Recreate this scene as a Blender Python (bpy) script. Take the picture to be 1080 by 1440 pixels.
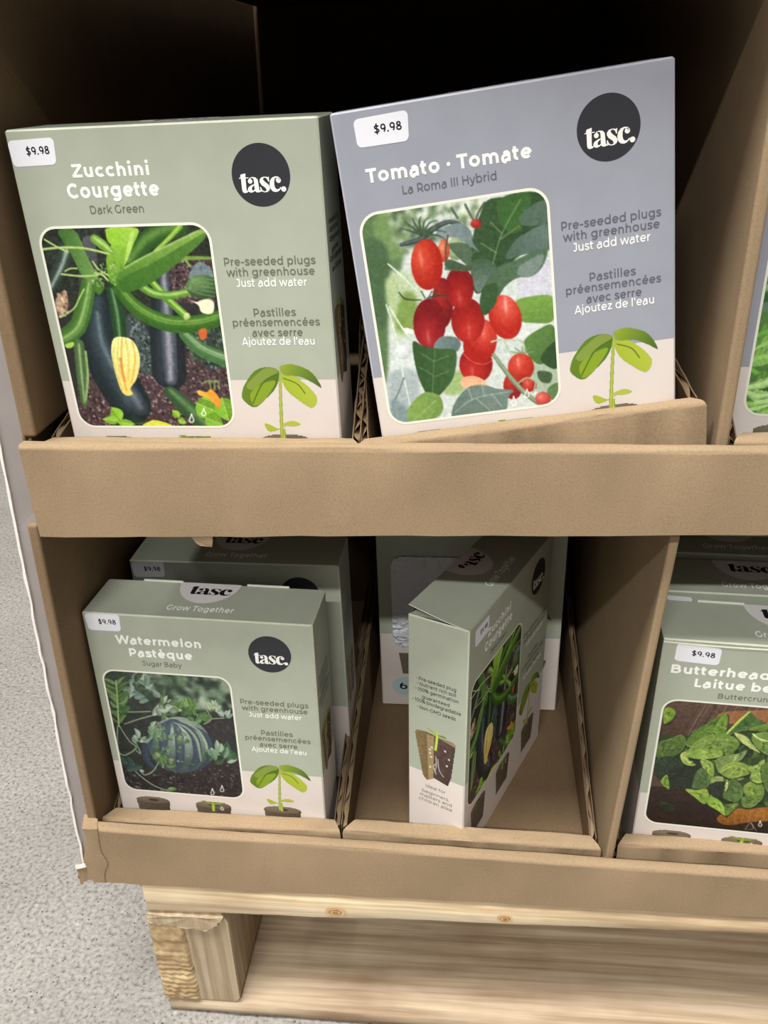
import bpy, bmesh, math, random
import numpy as np
from mathutils import Vector, Matrix, noise as mnoise

for o in list(bpy.data.objects):
    bpy.data.objects.remove(o)
sc = bpy.context.scene
COL = sc.collection
random.seed(7)
R = math.radians

# ------------------------------------------------------------------ camera
# scene units are metres; the shelf front is the plane y = 0, the shop floor z = 0
cd = bpy.data.cameras.new('camera')
cd.sensor_fit = 'VERTICAL'
cd.sensor_height = 24.0
cd.lens = 24.0 * 1195.5 / 1440.0
cd.clip_start = 0.01
cam = bpy.data.objects.new('camera', cd)
COL.objects.link(cam)
cam.matrix_world = Matrix(((0.995051, -0.014428, 0.098311, 0.0),
                           (0.093983, 0.457840, -0.884053, -0.42),
                           (-0.032255, 0.888918, 0.456930, 0.69),
                           (0, 0, 0, 1)))
sc.camera = cam

# ------------------------------------------------------------------ light
def area(name, loc, target, sx, sy, watts, col=(1, 1, 1)):
    l = bpy.data.lights.new(name, 'AREA')
    l.shape = 'RECTANGLE'
    l.size, l.size_y, l.energy, l.color = sx, sy, watts, col
    o = bpy.data.objects.new(name, l)
    COL.objects.link(o)
    o.location = loc
    o.rotation_euler = (Vector(target) - Vector(loc)).to_track_quat('-Z', 'Y').to_euler()
    return o

sc.view_settings.view_transform = 'Standard'
sc.view_settings.look = 'None'
sc.view_settings.gamma = 1.0
sc.view_settings.use_curve_mapping = False
sc.view_settings.exposure = -0.10

key = area('ceiling_lamp_row', (-0.40, -3.4, 3.75), (-0.40, 0.0, 0.5), 2.2, 0.10, 146, (1.0, 0.985, 0.96))
area('ceiling_lamp_overhead', (-1.1, -1.0, 4.6), (-1.1, -0.7, 0.0), 3.2, 1.0, 385, (1.0, 0.985, 0.96))

w = bpy.data.worlds.new('shop_hall')
sc.world = w
w.use_nodes = True
w.node_tree.nodes['Background'].inputs[0].default_value = (1.0, 0.98, 0.95, 1)
wt = w.node_tree
# dim hall with a brighter front band, added and shaped to brighten the foil panel
wtc = wt.nodes.new('ShaderNodeTexCoord')
wsp = wt.nodes.new('ShaderNodeSeparateXYZ')
wt.links.new(wtc.outputs['Generated'], wsp.inputs[0])
def wramp(src, stops):
    r = wt.nodes.new('ShaderNodeValToRGB')
    el = r.color_ramp.elements
    while len(el) < len(stops):
        el.new(0.5)
    for e, (p, v) in zip(el, stops):
        e.position = p
        e.color = (v, v, v, 1)
    wt.links.new(src, r.inputs[0])
    return r.outputs[0]
wneg = wt.nodes.new('ShaderNodeMath')
wneg.operation = 'MULTIPLY'
wneg.inputs[1].default_value = -1.0
wt.links.new(wsp.outputs[1], wneg.inputs[0])
wm = wt.nodes.new('ShaderNodeMath')
wm.operation = 'MULTIPLY'
wt.links.new(wramp(wsp.outputs[2], [(0.16, 0), (0.32, 1), (0.72, 1), (0.9, 0)]), wm.inputs[0])
wt.links.new(wramp(wneg.outputs[0], [(0.1, 0), (0.6, 1)]), wm.inputs[1])
wa = wt.nodes.new('ShaderNodeMath')
wa.operation = 'MULTIPLY_ADD'
wt.links.new(wm.outputs[0], wa.inputs[0])
wa.inputs[1].default_value = 0.38
wa.inputs[2].default_value = 0.035
wt.links.new(wa.outputs[0], wt.nodes['Background'].inputs[1])

# ------------------------------------------------------------------ materials
def lin(c):
    return tuple(((v / 255) / 12.92 if v / 255 <= 0.04045 else ((v / 255 + 0.055) / 1.055) ** 2.4) for v in c)

def base(name, rough=0.6, spec=0.3):
    m = bpy.data.materials.new(name)
    m.use_nodes = True
    b = m.node_tree.nodes['Principled BSDF']
    b.inputs['Roughness'].default_value = rough
    b.inputs['Specular IOR Level'].default_value = spec
    return m, m.node_tree, b

def nz(nt, scale, detail=3, rough=0.55, stretch=None):
    tc = nt.nodes.new('ShaderNodeTexCoord')
    n = nt.nodes.new('ShaderNodeTexNoise')
    n.inputs['Scale'].default_value = scale
    n.inputs['Detail'].default_value = detail
    n.inputs['Roughness'].default_value = rough
    if stretch:
        mp = nt.nodes.new('ShaderNodeMapping')
        mp.inputs['Scale'].default_value = stretch
        nt.links.new(tc.outputs['Object'], mp.inputs['Vector'])
        nt.links.new(mp.outputs['Vector'], n.inputs['Vector'])
    else:
        nt.links.new(tc.outputs['Object'], n.inputs['Vector'])
    return n

def ramp(nt, src, stops):
    r = nt.nodes.new('ShaderNodeValToRGB')
    el = r.color_ramp.elements
    while len(el) < len(stops):
        el.new(0.5)
    for e, (p, c) in zip(el, stops):
        e.position = p
        e.color = (*lin(c), 1)
    nt.links.new(src, r.inputs[0])
    return r

def mix(nt, a, b, fac, mode='MIX'):
    m = nt.nodes.new('ShaderNodeMix')
    m.data_type = 'RGBA'
    m.blend_type = mode
    if isinstance(fac, float):
        m.inputs[0].default_value = fac
    else:
        nt.links.new(fac, m.inputs[0])
    nt.links.new(a, m.inputs[6])
    nt.links.new(b, m.inputs[7])
    return m.outputs[2]

def bump(nt, b, h, strength, dist):
    bp = nt.nodes.new('ShaderNodeBump')
    bp.inputs['Strength'].default_value = strength
    bp.inputs['Distance'].default_value = dist
    nt.links.new(h, bp.inputs['Height'])
    nt.links.new(bp.outputs[0], b.inputs['Normal'])

def kraft(name, c):
    m, nt, b = base(name, 0.85, 0.15)
    d = lambda k: tuple(min(255, v * k) for v in c)
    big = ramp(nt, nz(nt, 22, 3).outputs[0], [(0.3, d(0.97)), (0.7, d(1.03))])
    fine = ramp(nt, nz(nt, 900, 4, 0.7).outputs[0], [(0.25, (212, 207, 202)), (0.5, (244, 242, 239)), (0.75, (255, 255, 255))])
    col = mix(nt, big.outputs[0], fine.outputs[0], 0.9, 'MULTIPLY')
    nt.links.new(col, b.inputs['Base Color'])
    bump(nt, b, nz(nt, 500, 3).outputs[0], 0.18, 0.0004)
    return m

def plain(name, c, rough=0.5, spec=0.3, var=0.04, scale=60, metallic=0.0):
    m, nt, b = base(name, rough, spec)
    d = lambda k: tuple(min(255, v * k) for v in c)
    r = ramp(nt, nz(nt, scale, 4).outputs[0], [(0.3, d(1 - var)), (0.7, d(1 + var))])
    nt.links.new(r.outputs[0], b.inputs['Base Color'])
    b.inputs['Metallic'].default_value = metallic
    return m

def wood(name, c1, c2, c3, axis=0):
    m, nt, b = base(name, 0.7, 0.2)
    st = [60, 60, 60]
    st[axis] = 2.2
    n1 = nz(nt, 1.0, 5, 0.6, tuple(st))
    st2 = [230, 230, 230]
    st2[axis] = 6
    n2 = nz(nt, 1.0, 3, 0.6, tuple(st2))
    r1 = ramp(nt, n1.outputs[0], [(0.28, c3), (0.48, c2), (0.66, c1)])
    r2 = ramp(nt, n2.outputs[0], [(0.3, (190, 175, 160)), (0.6, (255, 255, 255))])
    st3 = [11, 11, 11]
    st3[axis] = 5
    r3 = ramp(nt, nz(nt, 1.0, 4, 0.6, tuple(st3)).outputs[0], [(0.34, (196, 184, 172)), (0.56, (255, 255, 255))])
    c = mix(nt, r1.outputs[0], r2.outputs[0], 0.6, 'MULTIPLY')
    nt.links.new(mix(nt, c, r3.outputs[0], 0.8, 'MULTIPLY'), b.inputs['Base Color'])
    bump(nt, b, n2.outputs[0], 0.4, 0.0008)
    return m

def print_mat(name, rough=0.42):
    m, nt, b = base(name, rough, 0.35)
    a = nt.nodes.new('ShaderNodeAttribute')
    a.attribute_name = 'ink'
    nt.links.new(a.outputs['Color'], b.inputs['Base Color'])
    return m

def floor_mat():
    m, nt, b = base('speckled_concrete', 0.45, 0.3)
    g = ramp(nt, nz(nt, 6, 4).outputs[0], [(0.3, (156, 152, 147)), (0.7, (172, 168, 163))])
    f = ramp(nt, nz(nt, 260, 4, 0.65).outputs[0], [(0.30, (128, 124, 120)), (0.46, (222, 220, 216)), (0.64, (255, 255, 255))])
    c = mix(nt, g.outputs[0], f.outputs[0], 0.9, 'MULTIPLY')
    tc = nt.nodes.new('ShaderNodeTexCoord')
    v = nt.nodes.new('ShaderNodeTexVoronoi')
    v.inputs['Scale'].default_value = 210
    nt.links.new(tc.outputs['Object'], v.inputs['Vector'])
    spk = ramp(nt, v.outputs['Distance'], [(0.13, (255, 255, 255)), (0.22, (0, 0, 0))])
    sel = ramp(nt, v.outputs['Color'], [(0.62, (0, 0, 0)), (0.66, (255, 255, 255))])
    k = mix(nt, spk.outputs[0], sel.outputs[0], 1.0, 'MULTIPLY')
    dk = nt.nodes.new('ShaderNodeRGB')
    dk.outputs[0].default_value = (*lin((76, 73, 71)), 1)
    c = mix(nt, c, dk.outputs[0], k)
    v2 = nt.nodes.new('ShaderNodeTexVoronoi')
    v2.inputs['Scale'].default_value = 120
    nt.links.new(tc.outputs['Object'], v2.inputs['Vector'])
    spk2 = ramp(nt, v2.outputs['Distance'], [(0.16, (255, 255, 255)), (0.24, (0, 0, 0))])
    sel2 = ramp(nt, v2.outputs['Color'], [(0.78, (0, 0, 0)), (0.82, (120, 120, 120))])
    k2 = mix(nt, spk2.outputs[0], sel2.outputs[0], 1.0, 'MULTIPLY')
    lt = nt.nodes.new('ShaderNodeRGB')
    lt.outputs[0].default_value = (*lin((236, 233, 228)), 1)
    c = mix(nt, c, lt.outputs[0], k2)
    nt.links.new(c, b.inputs['Base Color'])
    return m

M = {}
M['kraft'] = kraft('kraft_cardboard', (160, 138, 110))
M['kraft_shade_inner'] = kraft('kraft_cardboard_shade_inner', (122, 101, 77))  # kraft darkened so tray and shelf interiors carry their shade in the colour
M['kraft_shade_side'] = kraft('kraft_cardboard_shade_side', (136, 114, 88))  # same kraft, darkened to put the left walls' shade into the colour
M['kraft_edge'] = kraft('kraft_cut_edge', (160, 138, 110))
M['sleeve'] = plain('grey_display_board', (146, 138, 134), 0.5, 0.3, 0.03, 30)
M['torn_white'] = plain('torn_white_paper_edge', (232, 226, 218), 0.9, 0.1, 0.03, 200)
M['pine'] = wood('sawn_pine', (244, 228, 198), (236, 216, 180), (218, 190, 148))
M['pine_end'] = wood('weathered_pine_end', (198, 182, 156), (186, 168, 140), (166, 146, 118), 2)
M['pine_rough'] = wood('rough_split_pine', (208, 186, 146), (190, 166, 126), (160, 134, 96), 0)
M['pine_under'] = wood('grey_pine', (198, 180, 154), (182, 162, 136), (154, 132, 106))
M['pine_knot'] = plain('pine_knot', (160, 118, 78), 0.7, 0.2, 0.2, 300)
M['pine_ring'] = plain('pine_knot_ring', (206, 172, 128), 0.7, 0.2, 0.08, 300)
M['floor'] = floor_mat()
GREEN, BLUE, BEIGE = (174, 180, 162), (158, 160, 171), (224, 214, 206)
M['green'] = plain('sage_carton', GREEN, 0.5, 0.3, 0.02, 40)
M['blue'] = plain('slate_carton', BLUE, 0.5, 0.3, 0.02, 40)
M['beige'] = plain('cream_carton', BEIGE, 0.5, 0.3, 0.015, 40)
M['edge_green'] = plain('pale_sage_edge', (205, 208, 186), 0.6, 0.3, 0.03, 200)  # carton folds, paler than the faces beside them
M['edge_blue'] = plain('pale_slate_edge', (190, 190, 200), 0.6, 0.3, 0.03, 200)
M['card_white'] = plain('white_board', (240, 238, 230), 0.6, 0.3, 0.01)
M['cream'] = plain('cream_ink', (238, 238, 222), 0.5, 0.3, 0.01)
M['ink_white'] = plain('white_ink', (250, 250, 244), 0.5, 0.3, 0.005)
M['ink_olive'] = plain('olive_grey_ink', (110, 114, 97), 0.5, 0.3, 0.01)
M['ink_slate'] = plain('slate_grey_ink', (101, 103, 113), 0.5, 0.3, 0.01)
M['ink_char'] = plain('charcoal_ink', (52, 53, 58), 0.45, 0.3, 0.01)
M['ink_black'] = plain('black_ink', (28, 28, 32), 0.45, 0.3, 0.01)
M['sticker'] = plain('price_label_paper', (240, 240, 246), 0.4, 0.35, 0.008)
M['disc_white'] = plain('pale_print', (228, 224, 222), 0.5, 0.3, 0.01)
M['cyan'] = plain('pale_cyan_ink', (190, 214, 216), 0.5, 0.3, 0.01)
M['dark_in'] = plain('carton_inside', (150, 150, 132), 0.8, 0.1, 0.02)
M['pot'] = plain('printed_pot_brown', (112, 102, 88), 0.5, 0.3, 0.05)
M['print'] = print_mat('printed_picture')

def foil_mat():
    m, nt, b = base('crumpled_foil', 0.38, 0.5)
    b.inputs['Base Color'].default_value = (*lin((240, 243, 252)), 1)
    b.inputs['Metallic'].default_value = 0.35
    n = nz(nt, 190, 5, 0.6, (1, 1, 1.6))
    bump(nt, b, n.outputs[0], 0.9, 0.004)
    return m
M['foil'] = foil_mat()

# ------------------------------------------------------------------ helpers
def W3(x, y, z):
    return Vector((x, y - 0.42, z + 0.69))

def empty(name, loc=(0, 0, 0), mat=None):
    o = bpy.data.objects.new(name, None)
    COL.objects.link(o)
    if mat is not None:
        o.matrix_world = mat
    else:
        o.location = loc
    o.empty_display_size = 0.02
    return o

def tag(o, label, cat, group=None, kind=None):
    o['label'] = label
    o['category'] = cat
    if group:
        o['group'] = group
    if kind:
        o['kind'] = kind
    return o

def mesh_obj(name, verts, faces, mats, parent=None, idx=None, label=None, smooth=False, world=True):
    """link one mesh object; with world=True the vertices are in world space and are
    rewritten relative to the (unrotated) parent's location"""
    vs = [Vector(v) for v in verts]
    if world and parent is not None:
        off = Vector((0, 0, 0))
        p = parent
        while p is not None:
            off += p.location
            p = p.parent
        vs = [v - off for v in vs]
    me = bpy.data.meshes.new(name)
    me.from_pydata(vs, [], faces)
    for m in (mats if isinstance(mats, (list, tuple)) else [mats]):
        me.materials.append(m)
    if idx:
        me.polygons.foreach_set('material_index', idx)
    if smooth:
        me.polygons.foreach_set('use_smooth', [True] * len(me.polygons))
    me.update()
    o = bpy.data.objects.new(name, me)
    COL.objects.link(o)
    if parent is not None:
        o.parent = parent
    if label:
        o['label'] = label
    return o

def fix_normals(o):
    bm = bmesh.new()
    bm.from_mesh(o.data)
    bmesh.ops.recalc_face_normals(bm, faces=bm.faces)
    bm.to_mesh(o.data)
    bm.free()
    return o

class Geo:
    def __init__(s):
        s.v, s.f, s.i = [], [], []
    def add(s, verts, faces, mi=0):
        n = len(s.v)
        s.v += [tuple(v) for v in verts]
        s.f += [tuple(a + n for a in f) for f in faces]
        s.i += [mi] * len(faces)
    def hexa(s, p, mi=0):
        s.add(p, [(0, 1, 2, 3), (7, 6, 5, 4), (0, 4, 5, 1), (1, 5, 6, 2), (2, 6, 7, 3), (3, 7, 4, 0)], mi)
    def box(s, x0, x1, y0, y1, z0, z1, mi=0, conv=W3):
        s.hexa([conv(*q) for q in ((x0, y0, z0), (x1, y0, z0), (x1, y1, z0), (x0, y1, z0), (x0, y0, z1), (x1, y0, z1), (x1, y1, z1), (x0, y1, z1))], mi)
    def loft(s, rings, mi=0, caps=True):
        n = len(rings[0])
        b = len(s.v)
        for r in rings:
            s.v += [tuple(q) for q in r]
        for k in range(len(rings) - 1):
            for j in range(n):
                a, c = b + k * n + j, b + k * n + (j + 1) % n
                s.f.append((a, c, c + n, a + n))
                s.i.append(mi)
        if caps:
            s.f.append(tuple(range(b + n - 1, b - 1, -1)))
            s.f.append(tuple(range(b + (len(rings) - 1) * n, b + len(rings) * n)))
            s.i += [mi, mi]
    def build(s, name, mats, parent=None, **k):
        return mesh_obj(name, s.v, s.f, mats, parent, s.i, **k)

def smooth_angle(o, ang=35):
    me = o.data
    me.polygons.foreach_set('use_smooth', [True] * len(me.polygons))
    bm = bmesh.new()
    bm.from_mesh(me)
    bmesh.ops.recalc_face_normals(bm, faces=bm.faces)
    for e in bm.edges:
        if len(e.link_faces) == 2 and e.calc_face_angle(0) > R(ang):
            e.smooth = False
    bm.to_mesh(me)
    bm.free()
    return o

def wob(x, s, k=0.0006):
    return k * mnoise.noise(Vector((x * 38, s * 3.1, 0.3))) + 0.5 * k * mnoise.noise(Vector((x * 130, s * 5.7, 1.9)))

def lip(name, x0, x1, yf, yb, zt, zb, parent, r=0.004, conv=W3, chamf=(0, 0), mat='kraft', world=True, jit=0.0006, label=None, lean=0.0):
    """rolled cardboard rim: a rounded bar along x; zt, zb are functions of x; chamf cuts the back corners in"""
    g = Geo()
    rings = []
    n = 48
    for k in range(n + 1):
        t = k / n
        ring = []
        xm = x0 + (x1 - x0) * t
        top, bot = zt(xm), zb(xm)
        prof = [(yf - lean, bot, 0)]
        for a in range(0, 91, 18):
            prof.append((yf + r - r * math.cos(R(a)), top - r + r * math.sin(R(a)), 0))
        for a in range(90, -1, -30):
            prof.append((yb - r * 0.6 + r * 0.6 * math.cos(R(a)), top - r * 0.6 + r * 0.6 * math.sin(R(a)), 1))
        prof.append((yb, bot, 1))
        for q, (y, z, back) in enumerate(prof):
            f = (y - yf) / max(1e-6, yb - yf)
            f = min(1, max(0, f))
            xa, xb = x0 + chamf[0] * f, x1 - chamf[1] * f
            x = xa + (xb - xa) * t
            ring.append(conv(x, y + wob(x, q * 0.2 + 1, jit), z + (wob(x, q * 0.2 + 4, jit))))
        rings.append(ring)
    g.loft(rings)
    o = g.build(name, M[mat], parent, world=world, label=label)
    smooth_angle(o, 50)
    return o

def corrugated(name, xc, th, prof, zb, parent, pitch=0.0085, conv=W3, world=True, yb=None):
    """side wall of corrugated board: two liners and a fluted sheet between them, open at the cut front edge.
    prof = [(y,z)...] rising front/top edge from the front to the back"""
    g = Geo()
    h, t = th / 2, 0.0007
    yb = prof[-1][0]
    pts = []
    for k in range(len(prof) - 1):                       # roughen the cut edge
        (y0, z0), (y1, z1) = prof[k], prof[k + 1]
        n = max(2, int(math.hypot(y1 - y0, z1 - z0) / 0.006))
        for j in range(n):
            u = j / n
            y, z = y0 + (y1 - y0) * u, z0 + (z1 - z0) * u
            e = 0.0009 * mnoise.noise(Vector((y * 160, z * 160, xc * 50)))
            pts.append((y + e, z + e))
    pts.append(prof[-1])
    outline = [(pts[0][0], zb)] + pts + [(yb, zb)]
    for s in (-1, 1):
        xa, xb = xc + s * h, xc + s * (h - t)
        rag = [0.0005 * mnoise.noise(Vector((y * 210, z * 210, s * 7 + xc))) for y, z in outline]
        A = [conv(xa + q, y, z) for (y, z), q in zip(outline, rag)]
        B = [conv(xb + q, y, z) for (y, z), q in zip(outline, rag)]
        g.loft([A, B])
    z = zb
    zt = pts[-1][1]
    rows = []
    def yfront(zz):
        best = pts[0][0]
        for (y0, z0), (y1, z1) in zip(pts, pts[1:]):
            if z0 <= zz <= z1 and z1 > z0:
                best = y0 + (y1 - y0) * (zz - z0) / (z1 - z0)
        return best
    while z < zt:
        x = xc + (h - t) * 0.95 * math.sin(2 * math.pi * z / pitch)
        y = yfront(z) + 0.0008 + 0.0008 * mnoise.noise(Vector((z * 300, xc * 9, 0)))
        rows.append((conv(x, y, z), conv(x, yb, z)))
        z += pitch / 9
    b = []
    for a, c in rows:
        b += [a, c]
    g.add(b, [(2 * k, 2 * k + 1, 2 * k + 3, 2 * k + 2) for k in range(len(rows) - 1)], 1)
    return g.build(name, [M['kraft_shade_inner'], M['kraft_edge']], parent, world=world)

# ------------------------------------------------------------------ floor
g = Geo()
g.box(-8, 8, -7, 9, -0.74, -0.69)
fl = g.build('floor', M['floor'])
tag(fl, 'speckled light grey concrete shop floor around the pallet', 'floor', kind='structure')

# ------------------------------------------------------------------ pallet
pal = empty('wooden_pallet', W3(0.15, 0.8, -0.69))
tag(pal, 'rough pine pallet on the floor under the cardboard display', 'pallet')

def board(name, x0, x1, y0, y1, zt, zb, mat, seed, nx=60, r=0.004, label=None, jag=0.0012):
    g = Geo()
    rings = []
    for k in range(nx + 1):
        x = x0 + (x1 - x0) * k / nx
        t, b = zt(x), zb(x)
        e = lambda q, s=1.0: s * (jag * mnoise.noise(Vector((x * 14, q, seed))) + jag * 0.5 * mnoise.noise(Vector((x * 70, q, seed + 5))))
        prof = [(y0, b + r), (y0, t - r), (y0 + r * 0.3, t - r * 0.3), (y0 + r, t), (y1 - r, t), (y1, t - r), (y1, b + r), (y1 - r, b), (y0 + r, b), (y0 + r * .3, b + r * .3)]
        rings.append([W3(x, y + e(q), z + e(q + 20, 1.3 if z < (t + b) / 2 else 0.6)) for q, (y, z) in enumerate(prof)])
    g.loft(rings)
    o = g.build(name, M[mat], pal, label=label)
    smooth_angle(o, 40)
    return o

fb = board('top_deckboard', -0.241, 0.62, 0.421, 0.515, lambda x: -0.5372, lambda x: -0.5682 + 0.036 * (x + 0.24), 'pine', 1)
for q, y in enumerate((0.60, 0.78, 0.96, 1.14)):
    board('top_deckboard', -0.241, 0.62, y, y + 0.09, lambda x: -0.5372, lambda x: -0.56, 'pine', 10 + q)
board('bottom_deckboard', -0.2405, 0.62, 0.4205, 0.56, lambda x: -0.6735 + .002 * math.sin(x * 9), lambda x: -0.6885, 'pine_under', 3)
for y in (0.76, 1.02):
    board('bottom_deckboard', -0.2405, 0.62, y, y + 0.12, lambda x: -0.6735, lambda x: -0.6885, 'pine_under', y)

def stringer(x0, x1, mat='pine_end'):
    g = Geo()
    rings = []
    for k in range(13):
        y = 0.4225 + 0.83 * k / 12
        r = 0.004
        pr = [(x0 + r, -0.673), (x1 - r, -0.673), (x1, -0.669), (x1, -0.576), (x1 - r, -0.5645), (x0 + r, -0.5645), (x0, -0.57), (x0, -0.669)]
        rings.append([W3(x + 0.001 * mnoise.noise(Vector((y * 9, q, x0))), y, z) for q, (x, z) in enumerate(pr)])
    g.loft(rings)
    o = g.build('stringer', M[mat], pal)
    return smooth_angle(fix_normals(o), 30)
stringer(-0.2425, -0.1800)
stringer(0.17 + 0.36, 0.23 + 0.36)

def slab(name, pts, y0, y1, mat, parent, rough=0.001, label=None, n=5):
    """an irregular chip: outline in x,z given thickness in y, with a rough face"""
    P = []
    for k in range(len(pts)):
        a, b = pts[k], pts[(k + 1) % len(pts)]
        for j in range(n):
            u = j / n
            x, z = a[0] + (b[0] - a[0]) * u, a[1] + (b[1] - a[1]) * u
            if j:
                x += rough * mnoise.noise(Vector((x * 300, z * 300, 1)))
                z += rough * mnoise.noise(Vector((x * 300, z * 300, 9)))
            P.append((x, z))
    g = Geo()
    g.loft([[W3(x, y1, z) for x, z in P], [W3(x, y0 + rough * mnoise.noise(Vector((x * 200, z * 200, 4))), z) for x, z in P]])
    return fix_normals(g.build(name, M[mat], parent, label=label))

slab('splintered_face', [(-0.242, -0.569), (-0.182, -0.5685), (-0.187, -0.577), (-0.197, -0.5835), (-0.211, -0.582), (-0.228, -0.580), (-0.243, -0.577)], 0.4195, 0.4228, 'pine_end', pal, 0.0018, 'torn flat flake of wood along the top of the block')
# rough sawn left half of the stringer end, a lumpy grid
g = Geo()
nx, nzz = 18, 110
vv = []
for j in range(nzz + 1):
    for i in range(nx + 1):
        u, v = i / nx, j / nzz
        x = -0.2435 + u * (0.029 + 0.002 * v) - 0.0006
        z = -0.578 - v * 0.093
        ridge = 0.0006 * math.sin(v * 105 + 1.5 * mnoise.noise(Vector((u * 3, v * 4, 0)))) * min(1, max(0, (v - 0.35) * 3))
        y = 0.4212 - 0.0013 + ridge + 0.0018 * mnoise.noise(Vector((u * 7, v * 9, 3))) + (0.003 if i in (0, nx) or j in (0, nzz) else 0)
        vv.append(W3(x, y, z))
g.add(vv, [(j * (nx + 1) + i, j * (nx + 1) + i + 1, (j + 1) * (nx + 1) + i + 1, (j + 1) * (nx + 1) + i) for j in range(nzz) for i in range(nx)])
g.build('rough_sawn_face', M['pine_rough'], pal, smooth=True, label='darker rough split half of the block end')

def knot(x, y, z, rx, rz, parent, flat=False):
    g = Geo()
    pt = lambda rr, a, e: (W3(x + rx * rr * math.cos(a), y - e, z + rz * rr * math.sin(a)) if not flat else W3(x + rx * rr * math.cos(a), y + rz * rr * math.sin(a), z + e))
    for mi, r0, e in ((0, 1.0, 0.0), (1, 0.62, 0.00015), (0, 0.5, 0.0003), (1, 0.28, 0.00045)):
        g.add([pt(r0 * (1 + .18 * mnoise.noise(Vector((math.cos(k * math.pi / 10) * 2, math.sin(k * math.pi / 10) * 2, x * 50 + mi)))), k * math.pi / 10, e) for k in range(20)], [tuple(range(20))], mi)
    return g.build('knot', [M['pine_ring'], M['pine_knot']], parent)
knot(-0.094, 0.4200, -0.5535, 0.008, 0.0042, pal)
knot(0.031, 0.4200, -0.5495, 0.006, 0.004, pal)
knot(0.226, 0.462, -0.6728, 0.0075, 0.009, pal, True)

# ------------------------------------------------------------------ cardboard display
dis = empty('cardboard_display', W3(0.11, 0.72, -0.536))
tag(dis, 'two tier brown corrugated cardboard display standing on the pallet', 'display stand')

XR = 0.50
YB = 1.05
lip('shelf_front', -0.2525, XR, 0.42, 0.4285, lambda x: -0.1785 + 0.001 * (x + .25), lambda x: -0.2365 + 0.0225 * max(0, (x + 0.25)) - 0.0006, dis, 0.0032, label='upper shelf front board')
lip('shelf_front', -0.2715, XR, 0.42, 0.4285, lambda x: -0.4795 - 0.0258 * (x + 0.2715), lambda x: -0.5362 + 0.0098 * (x + 0.2788), dis, 0.0032, label='lower shelf front board')
lip('shelf_front', -0.235, XR, 0.42, 0.4285, lambda x: 0.121, lambda x: 0.065, dis, 0.0032)

def panel(name, corners, mat='kraft', parent=dis, label=None, bev=0.0):
    g = Geo()
    g.hexa([W3(*c) for c in corners])
    o = g.build(name, M[mat], parent, label=label)
    fix_normals(o)
    if bev:
        b = o.modifiers.new('bevel', 'BEVEL')
        b.width = bev
        b.segments = 3
    return o

def wall(name, xa_b, xa_t, th, y0, y1, zb, zt, mat='kraft_shade_inner', label=None, bev=0.0018):
    return panel(name, [(xa_b, y0, zb), (xa_b + th, y0, zb), (xa_b + th, y1, zb), (xa_b, y1, zb),
                        (xa_t, y0, zt), (xa_t + th, y0, zt), (xa_t + th, y1, zt), (xa_t, y1, zt)], mat, dis, label, bev)

# shelf boards
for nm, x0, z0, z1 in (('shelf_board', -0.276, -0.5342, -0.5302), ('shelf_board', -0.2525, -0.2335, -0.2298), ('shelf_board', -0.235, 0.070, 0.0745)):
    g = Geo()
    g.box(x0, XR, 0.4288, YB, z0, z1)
    fix_normals(g.build(nm, M['kraft_shade_inner'], dis))
# left side panels (each tier) with a rounded folded front edge
wall('side_panel', -0.2782, -0.2652, 0.0068, 0.4295, YB, -0.530, -0.2345, 'kraft_shade_side', 'lower left side wall')
wall('side_panel', -0.2545, -0.2400, 0.0088, 0.4295, YB, -0.1775, 0.36, 'kraft_shade_side', 'upper left side wall')
wall('side_panel', -0.2545, -0.2545, 0.0020, 0.4295, YB, -0.2298, -0.1765, 'kraft_shade_inner', 'strip of side wall below the upper side panel')
# partitions
wall('partition', 0.0975, 0.1135, 0.0056, 0.4310, YB, -0.5300, -0.2345, 'kraft', 'lower middle partition')
wall('partition', 0.1300, 0.1310, 0.0066, 0.4310, YB, -0.2290, 0.0700, 'kraft', 'upper middle partition')
wall('side_panel', 0.4930, 0.4930, 0.0068, 0.4295, YB, -0.530, 0.36, 'kraft_shade_inner')
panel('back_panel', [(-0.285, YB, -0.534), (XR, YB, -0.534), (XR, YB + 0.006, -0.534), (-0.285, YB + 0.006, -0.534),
                     (-0.235, YB, 0.36), (XR, YB, 0.36), (XR, YB + 0.006, 0.36), (-0.235, YB + 0.006, 0.36)], 'kraft_shade_inner')

# grey outer sleeve on the left with its torn white rim
def strip(name, rows, mat, label=None, th=0.0012):
    """rows: (x_right, y_right, x_left, y_left, z)"""
    g = Geo()
    rings = []
    for xr, yr, xl, yl, z in rows:
        d = Vector((xr - xl, yr - yl, 0))
        n = Vector((d.y, -d.x, 0)).normalized() * th
        rings.append([W3(xl, yl, z), W3(xr, yr, z), W3(xr - n.x, yr - n.y, z), W3(xl - n.x, yl - n.y, z)])
    g.loft(rings)
    o = g.build(name, M[mat], dis, label=label)
    return fix_normals(o)
def sleeve_rows(z0, z1, n, e=0.0):
    rows = []
    for k in range(n + 1):
        z = z0 + (z1 - z0) * k / n
        xr = float(np.interp(z, [-0.55, -0.236, -0.230, -0.17, 0.36], [-0.2745, -0.2600, -0.2515, -0.2505, -0.2375]))
        xl = -0.2729 + (z + 0.207) * 0.0552 + 0.0008 * mnoise.noise(Vector((z * 40, 1, 2)))
        rows.append((xr, 0.4325, xl + e, 0.4345, z))
    return rows
strip('outer_sleeve', sleeve_rows(-0.530, 0.36, 40), 'sleeve', 'grey outer sleeve strip')
g = Geo()
rings = []
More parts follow.
